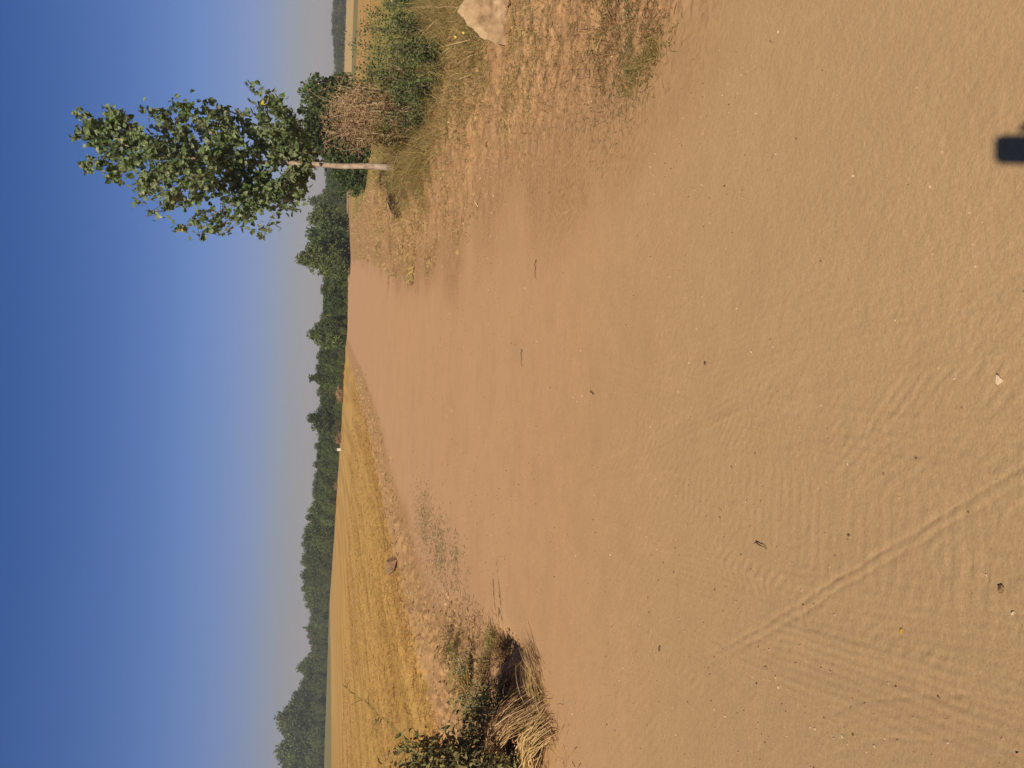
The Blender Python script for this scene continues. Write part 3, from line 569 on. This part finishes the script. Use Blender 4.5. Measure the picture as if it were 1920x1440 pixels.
for mi, (n, L, wd) in enumerate([(52000, .065, .006), (11000, .07, .0055), (20000, .06, .006)]):
    X, Y = scat(n, 1.2, 8, 3.2, 26, lambda a, b_: low(a, b_)*np.clip(6/b_, .45, 1)); N = len(X)
    d = rng.normal(0, 1, (N, 3)); d[:, 2] = np.abs(d[:, 2])*.45+.08
    ribbons(mbg, withz(X, Y, .0), d, L*(.4+rng.random(N)), wd*(.5+.8*rng.random(N)), rng.random(N)*.5, 2, mi)
o = mbg.build('withered_grass', [M_brown, M_straw, M_olive]); tag(o, 'short withered grass and litter matted over the right verge', 'grass', kind='stuff')
mbg = MB()   # sparse tufts along the far bank
for k_, (n, L) in enumerate([(14000, .15), (6000, .18), (9000, .15), (4000, .22)]):
    Y = 17+55*rng.random(n)**1.6; X = xr(Y)+rng.uniform(-.2, 4.5, n)**1.0; k = rng.random(n) < (.12+.88*sstep(-.06, .14, fbm(X*.8, Y*.35, 3, 66))); X, Y = X[k], Y[k]; N = len(X)
    d = rng.normal(0, .8, (N, 3)); d[:, 2] = np.abs(d[:, 2])*.6+.25; ribbons(mbg, withz(X, Y), d, L*(.4+rng.random(N)), .012*(.5+.8*rng.random(N)), rng.random(N)*.6, 2, k_)
o = mbg.build('bank_tufts', [M_brown, M_straw, M_olive, M_dry]); tag(o, 'sparse withered tufts dotted over the bare bank left of the poplar', 'grass', kind='stuff')
mbg = MB()   # green-grey creeping grass at the edge of the road, right
for (cx_, cy_, sx_, sy_, n) in [(1145, 45, .26, .20, 1900), (1215, 30, .16, .14, 600), (1205, 120, .07, .20, 900), (1090, 20, .30, .30, 1300), (1000, 40, .3, .4, 1100), (1030, 90, .3, .25, 700), (1180, 80, .2, .1, 700), (940, 140, .25, .5, 350), (860, 240, .3, .6, 350), (1130, 150, .2, .3, 350)]:
    c = onground(cx_, cy_); X = c[0]+rng.normal(0, sx_, n); Y = c[1]+rng.normal(0, sy_, n); d = rng.normal(0, 1, (n, 3)); d[:, 2] = np.abs(d[:, 2])*.6+.1
    ribbons(mbg, withz(X, Y), d, .02+.05*rng.random(n), .0025+.003*rng.random(n), .5*rng.random(n), 2, rng.integers(0, 3))
o = mbg.build('creeping_grass', [M_greeng, M_olive, M_brown]); tag(o, 'thin grey green creeping grass spreading onto the right edge of the road', 'grass', kind='stuff')
# yellow flowers
for i, (x, yy) in enumerate([(853, 70), (868, 62)]):
    p = at_depth(x, yy, 8.9); gz = float(height(p[0], 8.9)); root = empty('yellow_flower', (p[0], 8.9, gz)); tag(root, ['yellow flower on the left of the pair above the boulder', 'yellow flower nearer the boulder, right of its twin'][i], 'flower')
    mb = MB(); tube(mb, [(p[0]+.02, 8.9, gz-.02), (p[0], 8.9, (gz+p[2])/2), (p[0], 8.9, p[2])], .003, 4); parented(mb.build('stem', M_greeng, root), root)
    mb = MB(); n = 12; a = np.arange(n)/n*2*PI; c = np.tile([p[0], 8.9, p[2]], (n, 1)); d = np.stack([np.cos(a), np.full(n, -.4), np.sin(a)], -1); ribbons(mb, c, d, .017, .011, .1, 2, side=unit(np.cross(d, [0, 1, 0]))); parented(mb.build('petals', M_yel, root), root)
# ------------------------------------------------------------------ stones
import bmesh
def rock(name, x, y, s, m, label, cat='stone', group=None, seed=0, sub=4, flat=.35, sink=.25, squash=None):
    import bmesh
    b = onground(x, y); bm = bmesh.new(); bmesh.ops.create_icosphere(bm, subdivisions=sub, radius=1)
    V = np.array([v.co[:] for v in bm.verts]); r2 = np.random.default_rng(seed)
    for _ in range(11):
        n = unit(r2.normal(size=3)); h = .42+.3*r2.random(); d = V@n; V = V - np.maximum(0, d-h)[:, None]*n
    V += (unit(V)*((fbm(V[:, 0]*3+seed, V[:, 1]*3+V[:, 2]*2.1, 4, seed)*.22))[:, None]); V = V*np.array(s)
    V[:, 2] += s[2]*(1-sink*2)
    for v, c in zip(bm.verts, V): v.co = c
    me = bpy.data.meshes.new(name); bm.to_mesh(me); bm.free(); me.materials.append(m)
    for pl in me.polygons: pl.use_smooth = sub > 4
    o = bpy.data.objects.new(name, me); S.collection.objects.link(o); o.location = b; tag(o, label, cat, group); return o
def boulder():
    b = onground(948, 45); D = b[1]; bm = bmesh.new(); F_ = [(958, 92), (905, 70), (872, 44), (860, 22), (876, -8), (900, -40), (950, -60), (975, -20), (975, 60)]
    for (x, y) in F_: bm.verts.new(at_depth(x, y, D-.02+rng.uniform(-.02, .02)))
    for (x, y) in [(935, 30), (915, 5)]: bm.verts.new(at_depth(x, y, D-.10))
    for (x, y) in [(948, 80), (905, 55), (880, 25), (895, -20), (940, -45), (960, 20)]: bm.verts.new(at_depth(x, y, D+.30)-np.array([0, 0, .04]))
    r_ = bmesh.ops.convex_hull(bm, input=bm.verts); bmesh.ops.delete(bm, geom=[v for v in bm.verts if not v.link_faces], context='VERTS')
    bmesh.ops.triangulate(bm, faces=bm.faces[:]); bmesh.ops.subdivide_edges(bm, edges=bm.edges[:], cuts=9, use_grid_fill=True)
    V = np.array([v.co[:] for v in bm.verts]); n_ = fbm(V[:, 0]*9+V[:, 2]*5, V[:, 2]*9+V[:, 1]*6, 5, 33)*.075+fbm(V[:, 0]*40, V[:, 2]*40+V[:, 1]*30, 3, 34)*.016; cc = V.mean(0); V = V+unit(V-cc)*n_[:, None]-b
    for v, c in zip(bm.verts, V): v.co = c
    me = bpy.data.meshes.new('boulder'); bm.to_mesh(me); bm.free(); me.materials.append(M_rock)
    for pl in me.polygons: pl.use_smooth = True
    o = bpy.data.objects.new('boulder', me); S.collection.objects.link(o); o.location = b; tag(o, 'large pale angular boulder lying in the verge grass', 'boulder')
boulder()
rock('stone', 955, -4, (.08, .08, .06), M_rock, 'small pale stone just behind the large boulder at the frame edge', seed=6)
rock('stone', 745, 45, (.12, .1, .14), M_white, 'pinkish white stone in the brambles behind the boulder', seed=7)
rock('stone', 745, 8, (.15, .1, .16), M_white, 'pale stone at the frame edge above the brambles', seed=8)
rock('earth_clod', 740, 1062, (.20, .16, .17), M_clod, 'single large dark clod lying at the edge of the stubble', 'clod', seed=9)
rock('stone', 1876, 712, (.016, .012, .01), M_white, 'larger pale pebble lying in the nearest part of the road', seed=12, sub=3)
rock('stone', 1880, 1105, (.012, .012, .01), M_clod, 'round brownish pebble in the lower left of the road', seed=13, sub=3)
rock('stone', 1322, 680, (.010, .009, .004), M_dark, 'flat dark chip lying in the middle of the road', seed=14, sub=3)
rock('stone', 1237, 1215, (.02, .012, .006), M_dark, 'dark flattened lump on the left part of the road', seed=15, sub=3)
rock('stone', 1690, 1183, (.012, .008, .006), M_yleaf, 'tiny yellowish pebble low on the left of the road', seed=16, sub=3)
PB = [bpy.data.objects[0]]
protos = [rock('stone', 1405, 508, (.009, .008, .006), M_white, 'small pale pebble scattered on the dusty road', 'stone', 'pale pebbles on the road', seed=20+i, sub=2) for i in range(3)]
pp = [(1450, 650), (1410, 660), (1745, 350), (1720, 165), (1600, 330), (1075, 745), (1083, 752), (1092, 742), (1080, 738), (1220, 800), (1150, 350), (1130, 470), (985, 540), (1008, 640), (1790, 710), (1760, 690), (1900, 1150), (1590, 870), (1455, 1270), (1444, 1275), (1460, 1288), (1480, 1292), (1232, 1030), (1240, 1022), (1250, 1035), (1225, 1000), (1145, 1040), (1370, 1200), (1340, 1330), (1200, 1170), (1500, 1210), (1590, 1395), (1640, 1400), (1625, 1410), (1660, 1385), (1580, 1380), (1315, 1265), (1500, 1000), (930, 300), (905, 330), (1020, 210), (1060, 240), (1110, 190), (1010, 160), (960, 230), (830, 500), (860, 430), (870, 420), (1350, 130), (1350, 95), (1460, 60), (1440, 40), (1100, 560), (1250, 620), (1830, 500), (1680, 600), (1540, 760), (1870, 900), (1400, 940), (1380, 870), (1500, 800)]
for i, (x, yy) in enumerate(pp):
    if i < 3: o = protos[i]
    else: o = protos[i % 3].copy(); S.collection.objects.link(o)
    b = onground(x, yy); o.location = b; sc = rng.uniform(.35, .85)*(1 if b[1] < 4 else b[1]/4*.9); o.scale = (sc, sc, sc*.9); o.rotation_euler = (0, 0, rng.random()*6)
# fine grit and crumbs that nobody could count
mb = MB(); n = 26000
X = rng.uniform(-3.2, 2.6, n); Y = 1.5+rng.random(n)**1.5*15; keep = rng.random(n) < (.10+.9*sstep(.0, .2, fbm(X*.9, Y*.6, 3, 77)+.13*sstep(-.3, -1.2, X))) ; X, Y = X[keep], Y[keep]; n = len(X)
T4 = np.array([[1, 0, -.4], [-.5, .87, -.4], [-.5, -.87, -.4], [0, 0, .8], [.3, .5, .5]]); F4 = np.array([[0, 1, 4], [1, 2, 3], [2, 0, 3], [0, 4, 3], [4, 1, 3]])
c = withz(X, Y, .001); sz = (.0009+.0048*rng.random(n)**5)*(1+Y*.10); a = rng.random(n)*6.28; ca, sa = np.cos(a), np.sin(a)
R_ = np.stack([np.stack([ca, -sa, 0*a], -1), np.stack([sa, ca, 0*a], -1), np.stack([0*a, 0*a, 1+0*a], -1)], 1)
V = np.einsum('nij,kj->nki', R_, T4)*(sz[:, None, None]*(.7+.6*rng.random((n, 5, 1)))) + c[:, None]
mb.add(V.reshape(-1, 3), (np.arange(n)[:, None, None]*5+F4[None]).reshape(-1, 3), 0, np.repeat(rng.random(n), 5))
o = mb.build('gravel', plant_mat('grit', [(.14, .085, .05), (.30, .18, .10), (.42, .27, .16), (.55, .40, .27)], .9, 0, .1)); tag(o, 'fine grit and crumbs strewn over the dusty road', 'gravel', kind='stuff')
# clods on the left shoulder and the rough right bank
mb = MB(); V0 = T4
def crumbs(mb, X, Y, sz):
    n = len(X); c = withz(X, Y, .0); a = rng.random(n)*6.28; ca, sa = np.cos(a), np.sin(a)
    ICO = np.array([[0, 0, .8], [.8, 0, .25], [.25, .76, .25], [-.65, .47, .25], [-.65, -.47, .25], [.25, -.76, .25], [.9, .1, -.4], [.2, .9, -.4], [-.8, .5, -.4], [-.8, -.5, -.4], [.2, -.9, -.4]])
    F1 = np.array([[0, i, i % 5+1] for i in range(1, 6)]); F2 = np.array([[i, i+5, (i % 5)+6, i % 5+1] for i in range(1, 6)])
    R_ = np.stack([np.stack([ca, -sa, 0*a], -1), np.stack([sa, ca, 0*a], -1), np.stack([0*a, 0*a, 1+0*a], -1)], 1)
    P = ICO[None]*(.65+.7*rng.random((n, 11, 1)))*np.stack([1+0*a, .6+.6*rng.random(n), .5+.4*rng.random(n)], -1)[:, None]
    V = np.einsum('nij,nkj->nki', R_, P)*sz[:, None, None] + c[:, None]
    off = np.arange(n)[:, None, None]*11; r = rng.random(n)
    base = mb.n; mb.add(V.reshape(-1, 3), (off+F1[None]).reshape(-1, 3), 0, np.repeat(r, 5)); 
    mb.f.append((off+F2[None]).reshape(-1, 4)+base); mb.mi.append(np.zeros(n*5, int)); mb.r.append(np.repeat(r, 5))
t_ = rng.uniform(.0, 1, 2600); Y = 7+45*t_**1.5; X = xl(Y)-rng.normal(.75, .35, len(Y)); crumbs(mb, X, Y, (.008+.035*rng.random(len(Y))**2.5)*(1+Y*.02))
X, Y = scat(6000, 1.6, 6, 4, 24, lambda a, b_: low(a, b_)); crumbs(mb, X, Y, (.006+.03*rng.random(len(Y))**3)*(1+Y*.03))
c = onground(905, 1235); n = 420; X = c[0]+rng.normal(-.25, .33, n); Y = c[1]+rng.normal(1.0, 1.1, n); k = X < xl(Y)+.25; crumbs(mb, X[k], Y[k], .01+.05*rng.random(k.sum())**2.5)
o = mb.build('earth_crumbs', plant_mat('crumb', [(.15, .085, .04), (.22, .13, .065), (.28, .17, .085), (.34, .21, .105)], .95, 0, .05)); tag(o, 'crumbled earth and small clods along both edges of the road', 'clods', kind='stuff')
# ------------------------------------------------------------------ stubble
mb = MB()
n = 90000; u = rng.random(n); Y = 9.5*(60/9.5)**(u**.9); X = xl(Y) - 1.35 - rng.random(n)**1.15*(Y*.75)
k = (X > -Y*.62-1)
rowy = .5+.5*np.sin((X-xl(Y))*2*PI/.9+2*fbm(X*.2, Y*.05, 2, 8)); k &= rng.random(n) < (.35+.65*rowy)*(.4+.6*sstep(-.15, .1, fbm(X*.7, Y*.15, 3, 91)))
X, Y = X[k], Y[k]; n = len(X); lying = rng.random(n) < .7
d = rng.normal(0, 1, (n, 3)); d[:, 2] = np.where(lying, .12+.15*rng.random(n), 2.5)
rs_ = 1+Y*.03
ribbons(mb, withz(X, Y, .005), d, np.where(lying, .10+.16*rng.random(n), .05+.06*rng.random(n)), .007*rs_*(.6+.8*rng.random(n)), .15*rng.random(n), 1)
o = mb.build('stubble', M_gold); tag(o, 'golden cut straw and stubble covering the field left of the road', 'stubble', kind='stuff')
# thin green weeds creeping on the left shoulder
mb = MB()
for (x, yy, sx_, sy_, n) in [(800, 985, .30, .8, 700), (825, 1030, .25, .5, 700), (855, 1055, .2, .35, 250), (790, 965, .3, .9, 350)]:
    c = onground(x, yy); X = c[0]+rng.normal(0, sx_, n); Y = c[1]+rng.normal(0, sy_, n); d = rng.normal(0, 1, (n, 3)); d[:, 2] = np.abs(d[:, 2])*.5+.1; ribbons(mb, withz(X, Y), d, .03+.06*rng.random(n), .006, .3, 2, 0)
o = mb.build('creeping_weed', M_greeng); tag(o, 'faint grey green weed mat on the left shoulder of the road', 'weeds', kind='stuff')
# ------------------------------------------------------------------ the weeds and straw on the left
def weed(x, y, h, w, n, label, name='leafy_weed', m=M_bush, ls=.07, nst=9, dry=.0, depth=1.):
    b = onground(x, y); root = empty(name, b); tag(root, label, 'weed'); st = MB(); lf = MB(); C = []
    for i in range(nst):
        a = rng.random()*2*PI; r1 = w/2*math.sqrt(rng.random()); e = b+np.array([math.cos(a)*r1, math.sin(a)*r1*depth, h*(.6+.45*rng.random())*(1-.3*r1/(w/2))]); q = b+np.array([math.cos(a)*r1*.3, math.sin(a)*r1*.3, -.02])
        k = 6; u_ = np.linspace(0, 1, k)[:, None]; pts = q*(1-u_)+e*u_; pts[1:] += np.cumsum(rng.normal(0, .02, (k-1, 3)), 0); tube(st, pts, np.linspace(.006, .0025, k), 4)
        for j in range(n//nst):
            s = .12+.88*rng.random(); f = s*(k-1); i0 = min(int(f), k-2); c = pts[i0]*(1-f+i0)+pts[i0+1]*(f-i0); C.append(c+rng.normal(0, .045, 3))
    C = np.array(C); C[:, 2] = np.maximum(C[:, 2], height(C[:, 0], C[:, 1])+.01); leaves(lf, C, ls*(.5+.9*rng.random(len(C))), 1, tilt=np.array([0, 0, -.1]), up=.7)
    parented(st.build('stem', M_bark2, root, True), root); parented(lf.build('foliage', m, root), root)
M_weed = plant_mat('grey green weed leaf', [(.10, .095, .035), (.16, .145, .055), (.24, .21, .09), (.20, .15, .06)], .6, .2, .25)
weed(985, 1425, 1.2, .55, 1612, 'tall leafy green weed rising at the left frame edge over the stubble', m=M_weed, ls=0.056)
weed(1000, 1475, 1.35, .60, 1612, 'tallest green weed half outside the left frame edge', m=M_weed, ls=0.056)
weed(960, 1385, .52, .5, 1300, 'bushy grey green weed behind the dark hollow', m=M_weed, ls=0.046)
weed(950, 1340, .26, .42, 858, 'low grey green weed at the near end of the earth rise', m=M_weed, ls=0.037)
weed(900, 1330, .22, .5, 780, 'low spreading weed on top of the small earth rise', m=M_weed, ls=0.034)
weed(985, 1400, .62, .45, 1092, 'brown withering weed hanging over the dark hollow', 'withered_weed', M_brown, .03)
weed(880, 1270, .16, .5, 520, 'small pale weed flattened on the far part of the earth rise', m=M_weed, ls=0.031)
weed(845, 1210, .12, .5, 416, 'small brownish weed at the far tip of the earth rise', 'withered_weed', M_brown, .03)
weed(1010, 1365, .24, .34, 676, 'dark withered weed between the two straw fans', 'withered_weed', M_brown, .038)
# straw fans bent over towards the road
def fan(x, y, dirv, n, L, label, spread=.25, lift=.4, w=.006, m=M_straw, dep=.12):
    b = onground(x, y); B = b+rng.normal(0, .04, (n, 3))*np.array([1, 1.6, .2]); B[:, 2] = height(B[:, 0], B[:, 1])+.02+np.abs(rng.normal(0, dep, n))
    d = np.array(dirv)+rng.normal(0, spread, (n, 3)); d[:, 2] = lift+rng.normal(0, .1, n); d = unit(d); l = L*(.5+.6*rng.random(n)); mb = MB()
    seg = 5; rows = []; side = unit(np.cross(d, unit(rng.normal(size=(n, 3)))))
    hz_ = rng.random(n)*.05
    for s in np.linspace(0, 1, seg+1):
        p = B+d*(l*s)[:, None]; p[:, 2] -= l*s*s*(lift+.12); p[:, 2] = np.maximum(p[:, 2], height(p[:, 0], p[:, 1])+.004+hz_); ww = w*(1-.7*s)*(np.ones(n)); rows += [p-side*ww[:, None]/2, p+side*ww[:, None]/2]
    v = np.stack(rows, 1); K = 2*(seg+1); f = np.array([[2*i, 2*i+1, 2*i+3, 2*i+2] for i in range(seg)]); mb.add(v.reshape(-1, 3), (np.arange(n)[:, None, None]*K+f[None]).reshape(-1, 4), 0, np.repeat(rng.random(n), seg))
    o = mb.build('dry_grass_tuft', m, loc=tuple(b)); tag(o, label, 'grass tuft'); return o
def arc_fan(c0, s0, tips, n, label, w=.007, arch=.10, m=M_straw):
    mb = MB(); tips = np.array(tips); k = rng.integers(0, len(tips), n); S0 = c0+rng.normal(0, 1, (n, 3))*s0; Tp = tips[k]+rng.normal(0, 1, (n, 3))*[.045, .07, 0]; Tp[:, 2] = height(Tp[:, 0], Tp[:, 1])+.012+.03*rng.random(n)
    L_ = .65+.45*rng.random(n); side = unit(np.cross(Tp-S0, rng.normal(size=(n, 3)))); rows = []; seg = 6
    for q in np.linspace(0, 1, seg+1):
        u_ = (q*L_)[:, None]; p = S0*(1-u_)+Tp*u_; p[:, 2] += (arch*(.5+rng.random(1))*np.sin(np.clip(u_[:, 0], 0, 1)*PI)); p[:, 2] = np.maximum(p[:, 2], height(p[:, 0], p[:, 1])+.01); ww = w*(1-.6*q); rows += [p-side*ww/2, p+side*ww/2]
    v = np.stack(rows, 1); K = 2*(seg+1); f = np.array([[2*i, 2*i+1, 2*i+3, 2*i+2] for i in range(seg)]); mb.add(v.reshape(-1, 3), (np.arange(n)[:, None, None]*K+f[None]).reshape(-1, 4), 0, np.repeat(rng.random(n), seg))
    b = c0.copy(); b[2] = height(b[0], b[1]); o = mb.build('dry_grass_tuft', m, loc=tuple(b)); tag(o, label, 'grass tuft')
D1 = onground(1010, 1440)[1]
arc_fan(at_depth(925, 1415, D1+.25), [.05, .10, .035], [onground(1010, 1292), onground(1020, 1310), onground(1000, 1285), onground(1030, 1330)], 190, 'fan of pale straw bent from the weeds out over the dark hollow')
arc_fan(at_depth(985, 1445, D1-.05), [.06, .09, .03], [onground(1032, 1335), onground(1040, 1350), onground(1022, 1330), onground(1048, 1372)], 120, 'second fan of pale straw, nearest the camera at the left frame edge', arch=.06)
fan(1020, 1330, (.45, 1.0, 0), 80, .5, 'flat strands of straw lying along the road edge beside the hollow', .12, .15, dep=.03)
fan(1015, 1260, (.2, 1., 0), 50, .45, 'thin straw strands lying at the far end of the road edge strands', .14, .12, dep=.03)
fan(1045, 1390, (.1, 1.0, 0), 22, .5, 'few long straws lying on the road below the straw fans', .2, .12, dep=.02)
fan(880, 1290, (.1, .9, 0), 140, .4, 'yellow straw wisp lying on the back of the earth rise', .3, .15, m=M_gold, dep=.02)
fan(955, 1290, (.2, .6, 0), 260, .25, 'brown grass tuft on the far rim of the dark hollow', .6, .6, m=M_brown, dep=.03)
fan(965, 1220, (.1, .6, 0), 240, .22, 'brown grass tuft where the hollow ends on the road edge', .6, .6, m=M_brown, dep=.03)
fan(915, 1250, (-.1, .5, 0), 240, .2, 'ragged brown tuft in the middle of the earth rise', .7, .7, m=M_brown, dep=.03)
fan(925, 1200, (-.1, .5, 0), 160, .2, 'olive tuft on the road side of the earth rise', .7, .7, m=M_olive, dep=.03)
fan(860, 1215, (-.1, .5, 0), 160, .2, 'olive brown tuft at the back tip of the earth rise', .7, .7, m=M_olive, dep=.03)
fan(975, 1340, (.3, .3, 0), 260, .3, 'dark brown tuft added inside the hollow to deepen its shade', .7, .6, m=M_brown, dep=.05)  # added tuft, its dark brown stands in for deeper shade
# litter around
mb = MB(); c = onground(925, 1270); n = 2600; X = c[0]-.2+rng.normal(0, .42, n); Y = c[1]+.4+rng.normal(0, 1.3, n); k = X < xl(Y)+.35+.2*rng.random(n); X, Y = X[k], Y[k]; n = len(X)
d = rng.normal(0, 1, (n, 3)); d[:, 2] = np.abs(d[:, 2])*.5+.08; ribbons(mb, withz(X, Y), d, .04+.12*rng.random(n), .005, .3, 2, 0); 
o = mb.build('grass_litter', M_brown); tag(o, 'brown grass litter matted on the earth rise at the left road edge', 'grass', kind='stuff')
# reed-like stalks rising over the stubble
def reed(x0, y0, pts, label, r=.004):
    b = onground(x0, y0); D = b[1]; P = [b]+[at_depth(a, c_, D) for a, c_ in pts]; root = empty('grass_stalk', b); tag(root, label, 'grass stalk'); mb = MB()
    t = np.linspace(0, 1, len(P)); tt = np.linspace(0, 1, 12); pp = np.stack([np.interp(tt, t, np.array(P)[:, i]) for i in range(3)], -1); tube(mb, pp, np.linspace(r, r*.4, 12), 4); parented(mb.build('stem', M_olive, root, True), root)
    mb = MB(); n = 26; i = rng.integers(6, 12, n); ribbons(mb, pp[i], rng.normal(0, .5, (n, 3))+unit(pp[-1]-pp[-4])*1.2, .05+.05*rng.random(n), .007, .3, 2); parented(mb.build('seed_head', M_olive, root), root)
reed(960, 1440, [(760, 1390), (715, 1345), (690, 1320), (650, 1290)], 'leaning green grass stalk with feathery head seen against the stubble')
reed(960, 1415, [(790, 1408), (745, 1370), (720, 1345), (705, 1345), (696, 1380)], 'arching thin stalk bent back over the stubble left of the feathery one', .0035)
# twigs on the road
for (x0, y0, x1, y1, lab) in [(1006, 486, 1006, 523, 'dark thin twig lying alone in the middle of the road'), (980, 655, 980, 688, 'short dark twig on the road left of the other one'), (925, 1085, 933, 1160, 'long thin dark stem lying in front of the earth rise'), (1108, 735, 1116, 740, 'tiny dark chip of wood near the road middle'), (1420, 1020, 1440, 1030, 'curled dark root thread lying on the road among the tyre marks')]:
    a = onground(x0, y0)+[0, 0, .006]; e = onground(x1, y1)+[0, 0, .006]; m_ = (a+e)/2+[.01, .02, .008]; mb = MB(); t = np.linspace(0, 1, 8)[:, None]; pp_ = (1-t)**2*a+2*t*(1-t)*m_+t*t*e+rng.normal(0, .003, (8, 3)); tube(mb, pp_, np.linspace(.0035, .0015, 8)*(1 if y1 < 1000 else .8), 5)
    o = mb.build('twig', M_dark, smooth=True, loc=tuple(a)); tag(o, lab, 'twig')
# ------------------------------------------------------------------ the phone that takes the picture (its shadow falls into the lower right corner)
M_phone, _t, _b = mat('dark phone case'); _b.inputs['Base Color'].default_value = (.03, .03, .035, 1); _b.inputs['Roughness'].default_value = .4
M_skin, _t, _b = mat('skin'); _b.inputs['Base Color'].default_value = (.45, .25, .17, 1); _b.inputs['Subsurface Weight'].default_value = .1
import bmesh
def phone():
    C0 = np.array([0, 0, CH])
    L = lambda r, u, f: C0 + RT*r + UP*u + FW*f
    root = empty('phone', L(0, -.04, -.01)); tag(root, 'dark phone held upright, casting the blocky shadow at the lower right corner', 'phone')
    bm = bmesh.new(); bmesh.ops.create_cube(bm, size=1)
    for v in bm.verts: v.co = Vector((v.co.x*.066, v.co.y*.009, v.co.z*.130))
    bmesh.ops.bevel(bm, geom=[e for e in bm.edges if abs(e.verts[0].co.y-e.verts[1].co.y) > .005], offset=.008, segments=5, affect='EDGES')
    for v in bm.verts: v.co = Vector(L(v.co.x, v.co.z-.037, v.co.y-.0068))
    me = bpy.data.meshes.new('body'); bm.to_mesh(me); bm.free(); me.materials.append(M_phone); o = bpy.data.objects.new('body', me); S.collection.objects.link(o); o.parent = root; parented(o, root)
    # hand: palm behind the phone's right edge, thumb and four fingers closed round it, forearm running down
    mb = MB(); r2 = rng
    chains = [[(.12, -.52, -.34, .043), (.085, -.32, -.16, .036), (.07, -.20, -.075, .028), (.066, -.15, -.055, .030), (.060, -.10, -.042, .028), (.052, -.07, -.036, .018)]]
    for k, (u0, ln) in enumerate([(-.035, 1.), (-.056, 1.05), (-.077, 1.), (-.096, .85)]): chains.append([(.060, u0-.02, -.040, .011), (.052, u0-.005, -.026, .0095), (.047, u0, -.008, .0088), (.040, u0+.002, -.0055, .008)])
    chains.append([(.060, -.09, -.040, .014), (.040, -.07, -.034, .011), (.018, -.052, -.026, .0095), (.004, -.045, -.022, .0085)])
    for ch in chains:
        t = np.linspace(0, 1, len(ch)); tt = np.linspace(0, 1, 14); a = np.array(ch); q = np.stack([np.interp(tt, t, a[:, i]) for i in range(4)], -1); tube(mb, [L(*w[:3]) for w in q], q[:, 3], 10)
    o = mb.build('hand', M_skin, smooth=True, loc=tuple(L(.07, -.1, -.04))); tag(o, 'hand of the photographer gripping the phone from its right side', 'hand')
phone()
# ------------------------------------------------------------------ haze
me = bpy.data.meshes.new('haze'); bm = bmesh.new(); bmesh.ops.create_cube(bm, size=1)
for v in bm.verts: v.co = Vector((v.co.x*2300, v.co.y*2300, -1.5 if v.co.z < 0 else 26))
bm.to_mesh(me); bm.free(); hz = bpy.data.objects.new('haze', me); S.collection.objects.link(hz); hz['kind'] = 'stuff'; hz['label'] = 'thin dusty summer haze over the fields'; hz['category'] = 'haze'
m = bpy.data.materials.new('haze'); m.use_nodes = True; t = m.node_tree; t.nodes.remove(t.nodes['Principled BSDF']); pv = t.nodes.new('ShaderNodeVolumePrincipled')
pv.inputs['Color'].default_value = (.78, .80, .88, 1); pv.inputs['Density'].default_value = .00062; pv.inputs['Anisotropy'].default_value = 0.0
t.links.new(pv.outputs[0], t.nodes['Material Output'].inputs['Volume']); me.materials.append(m)
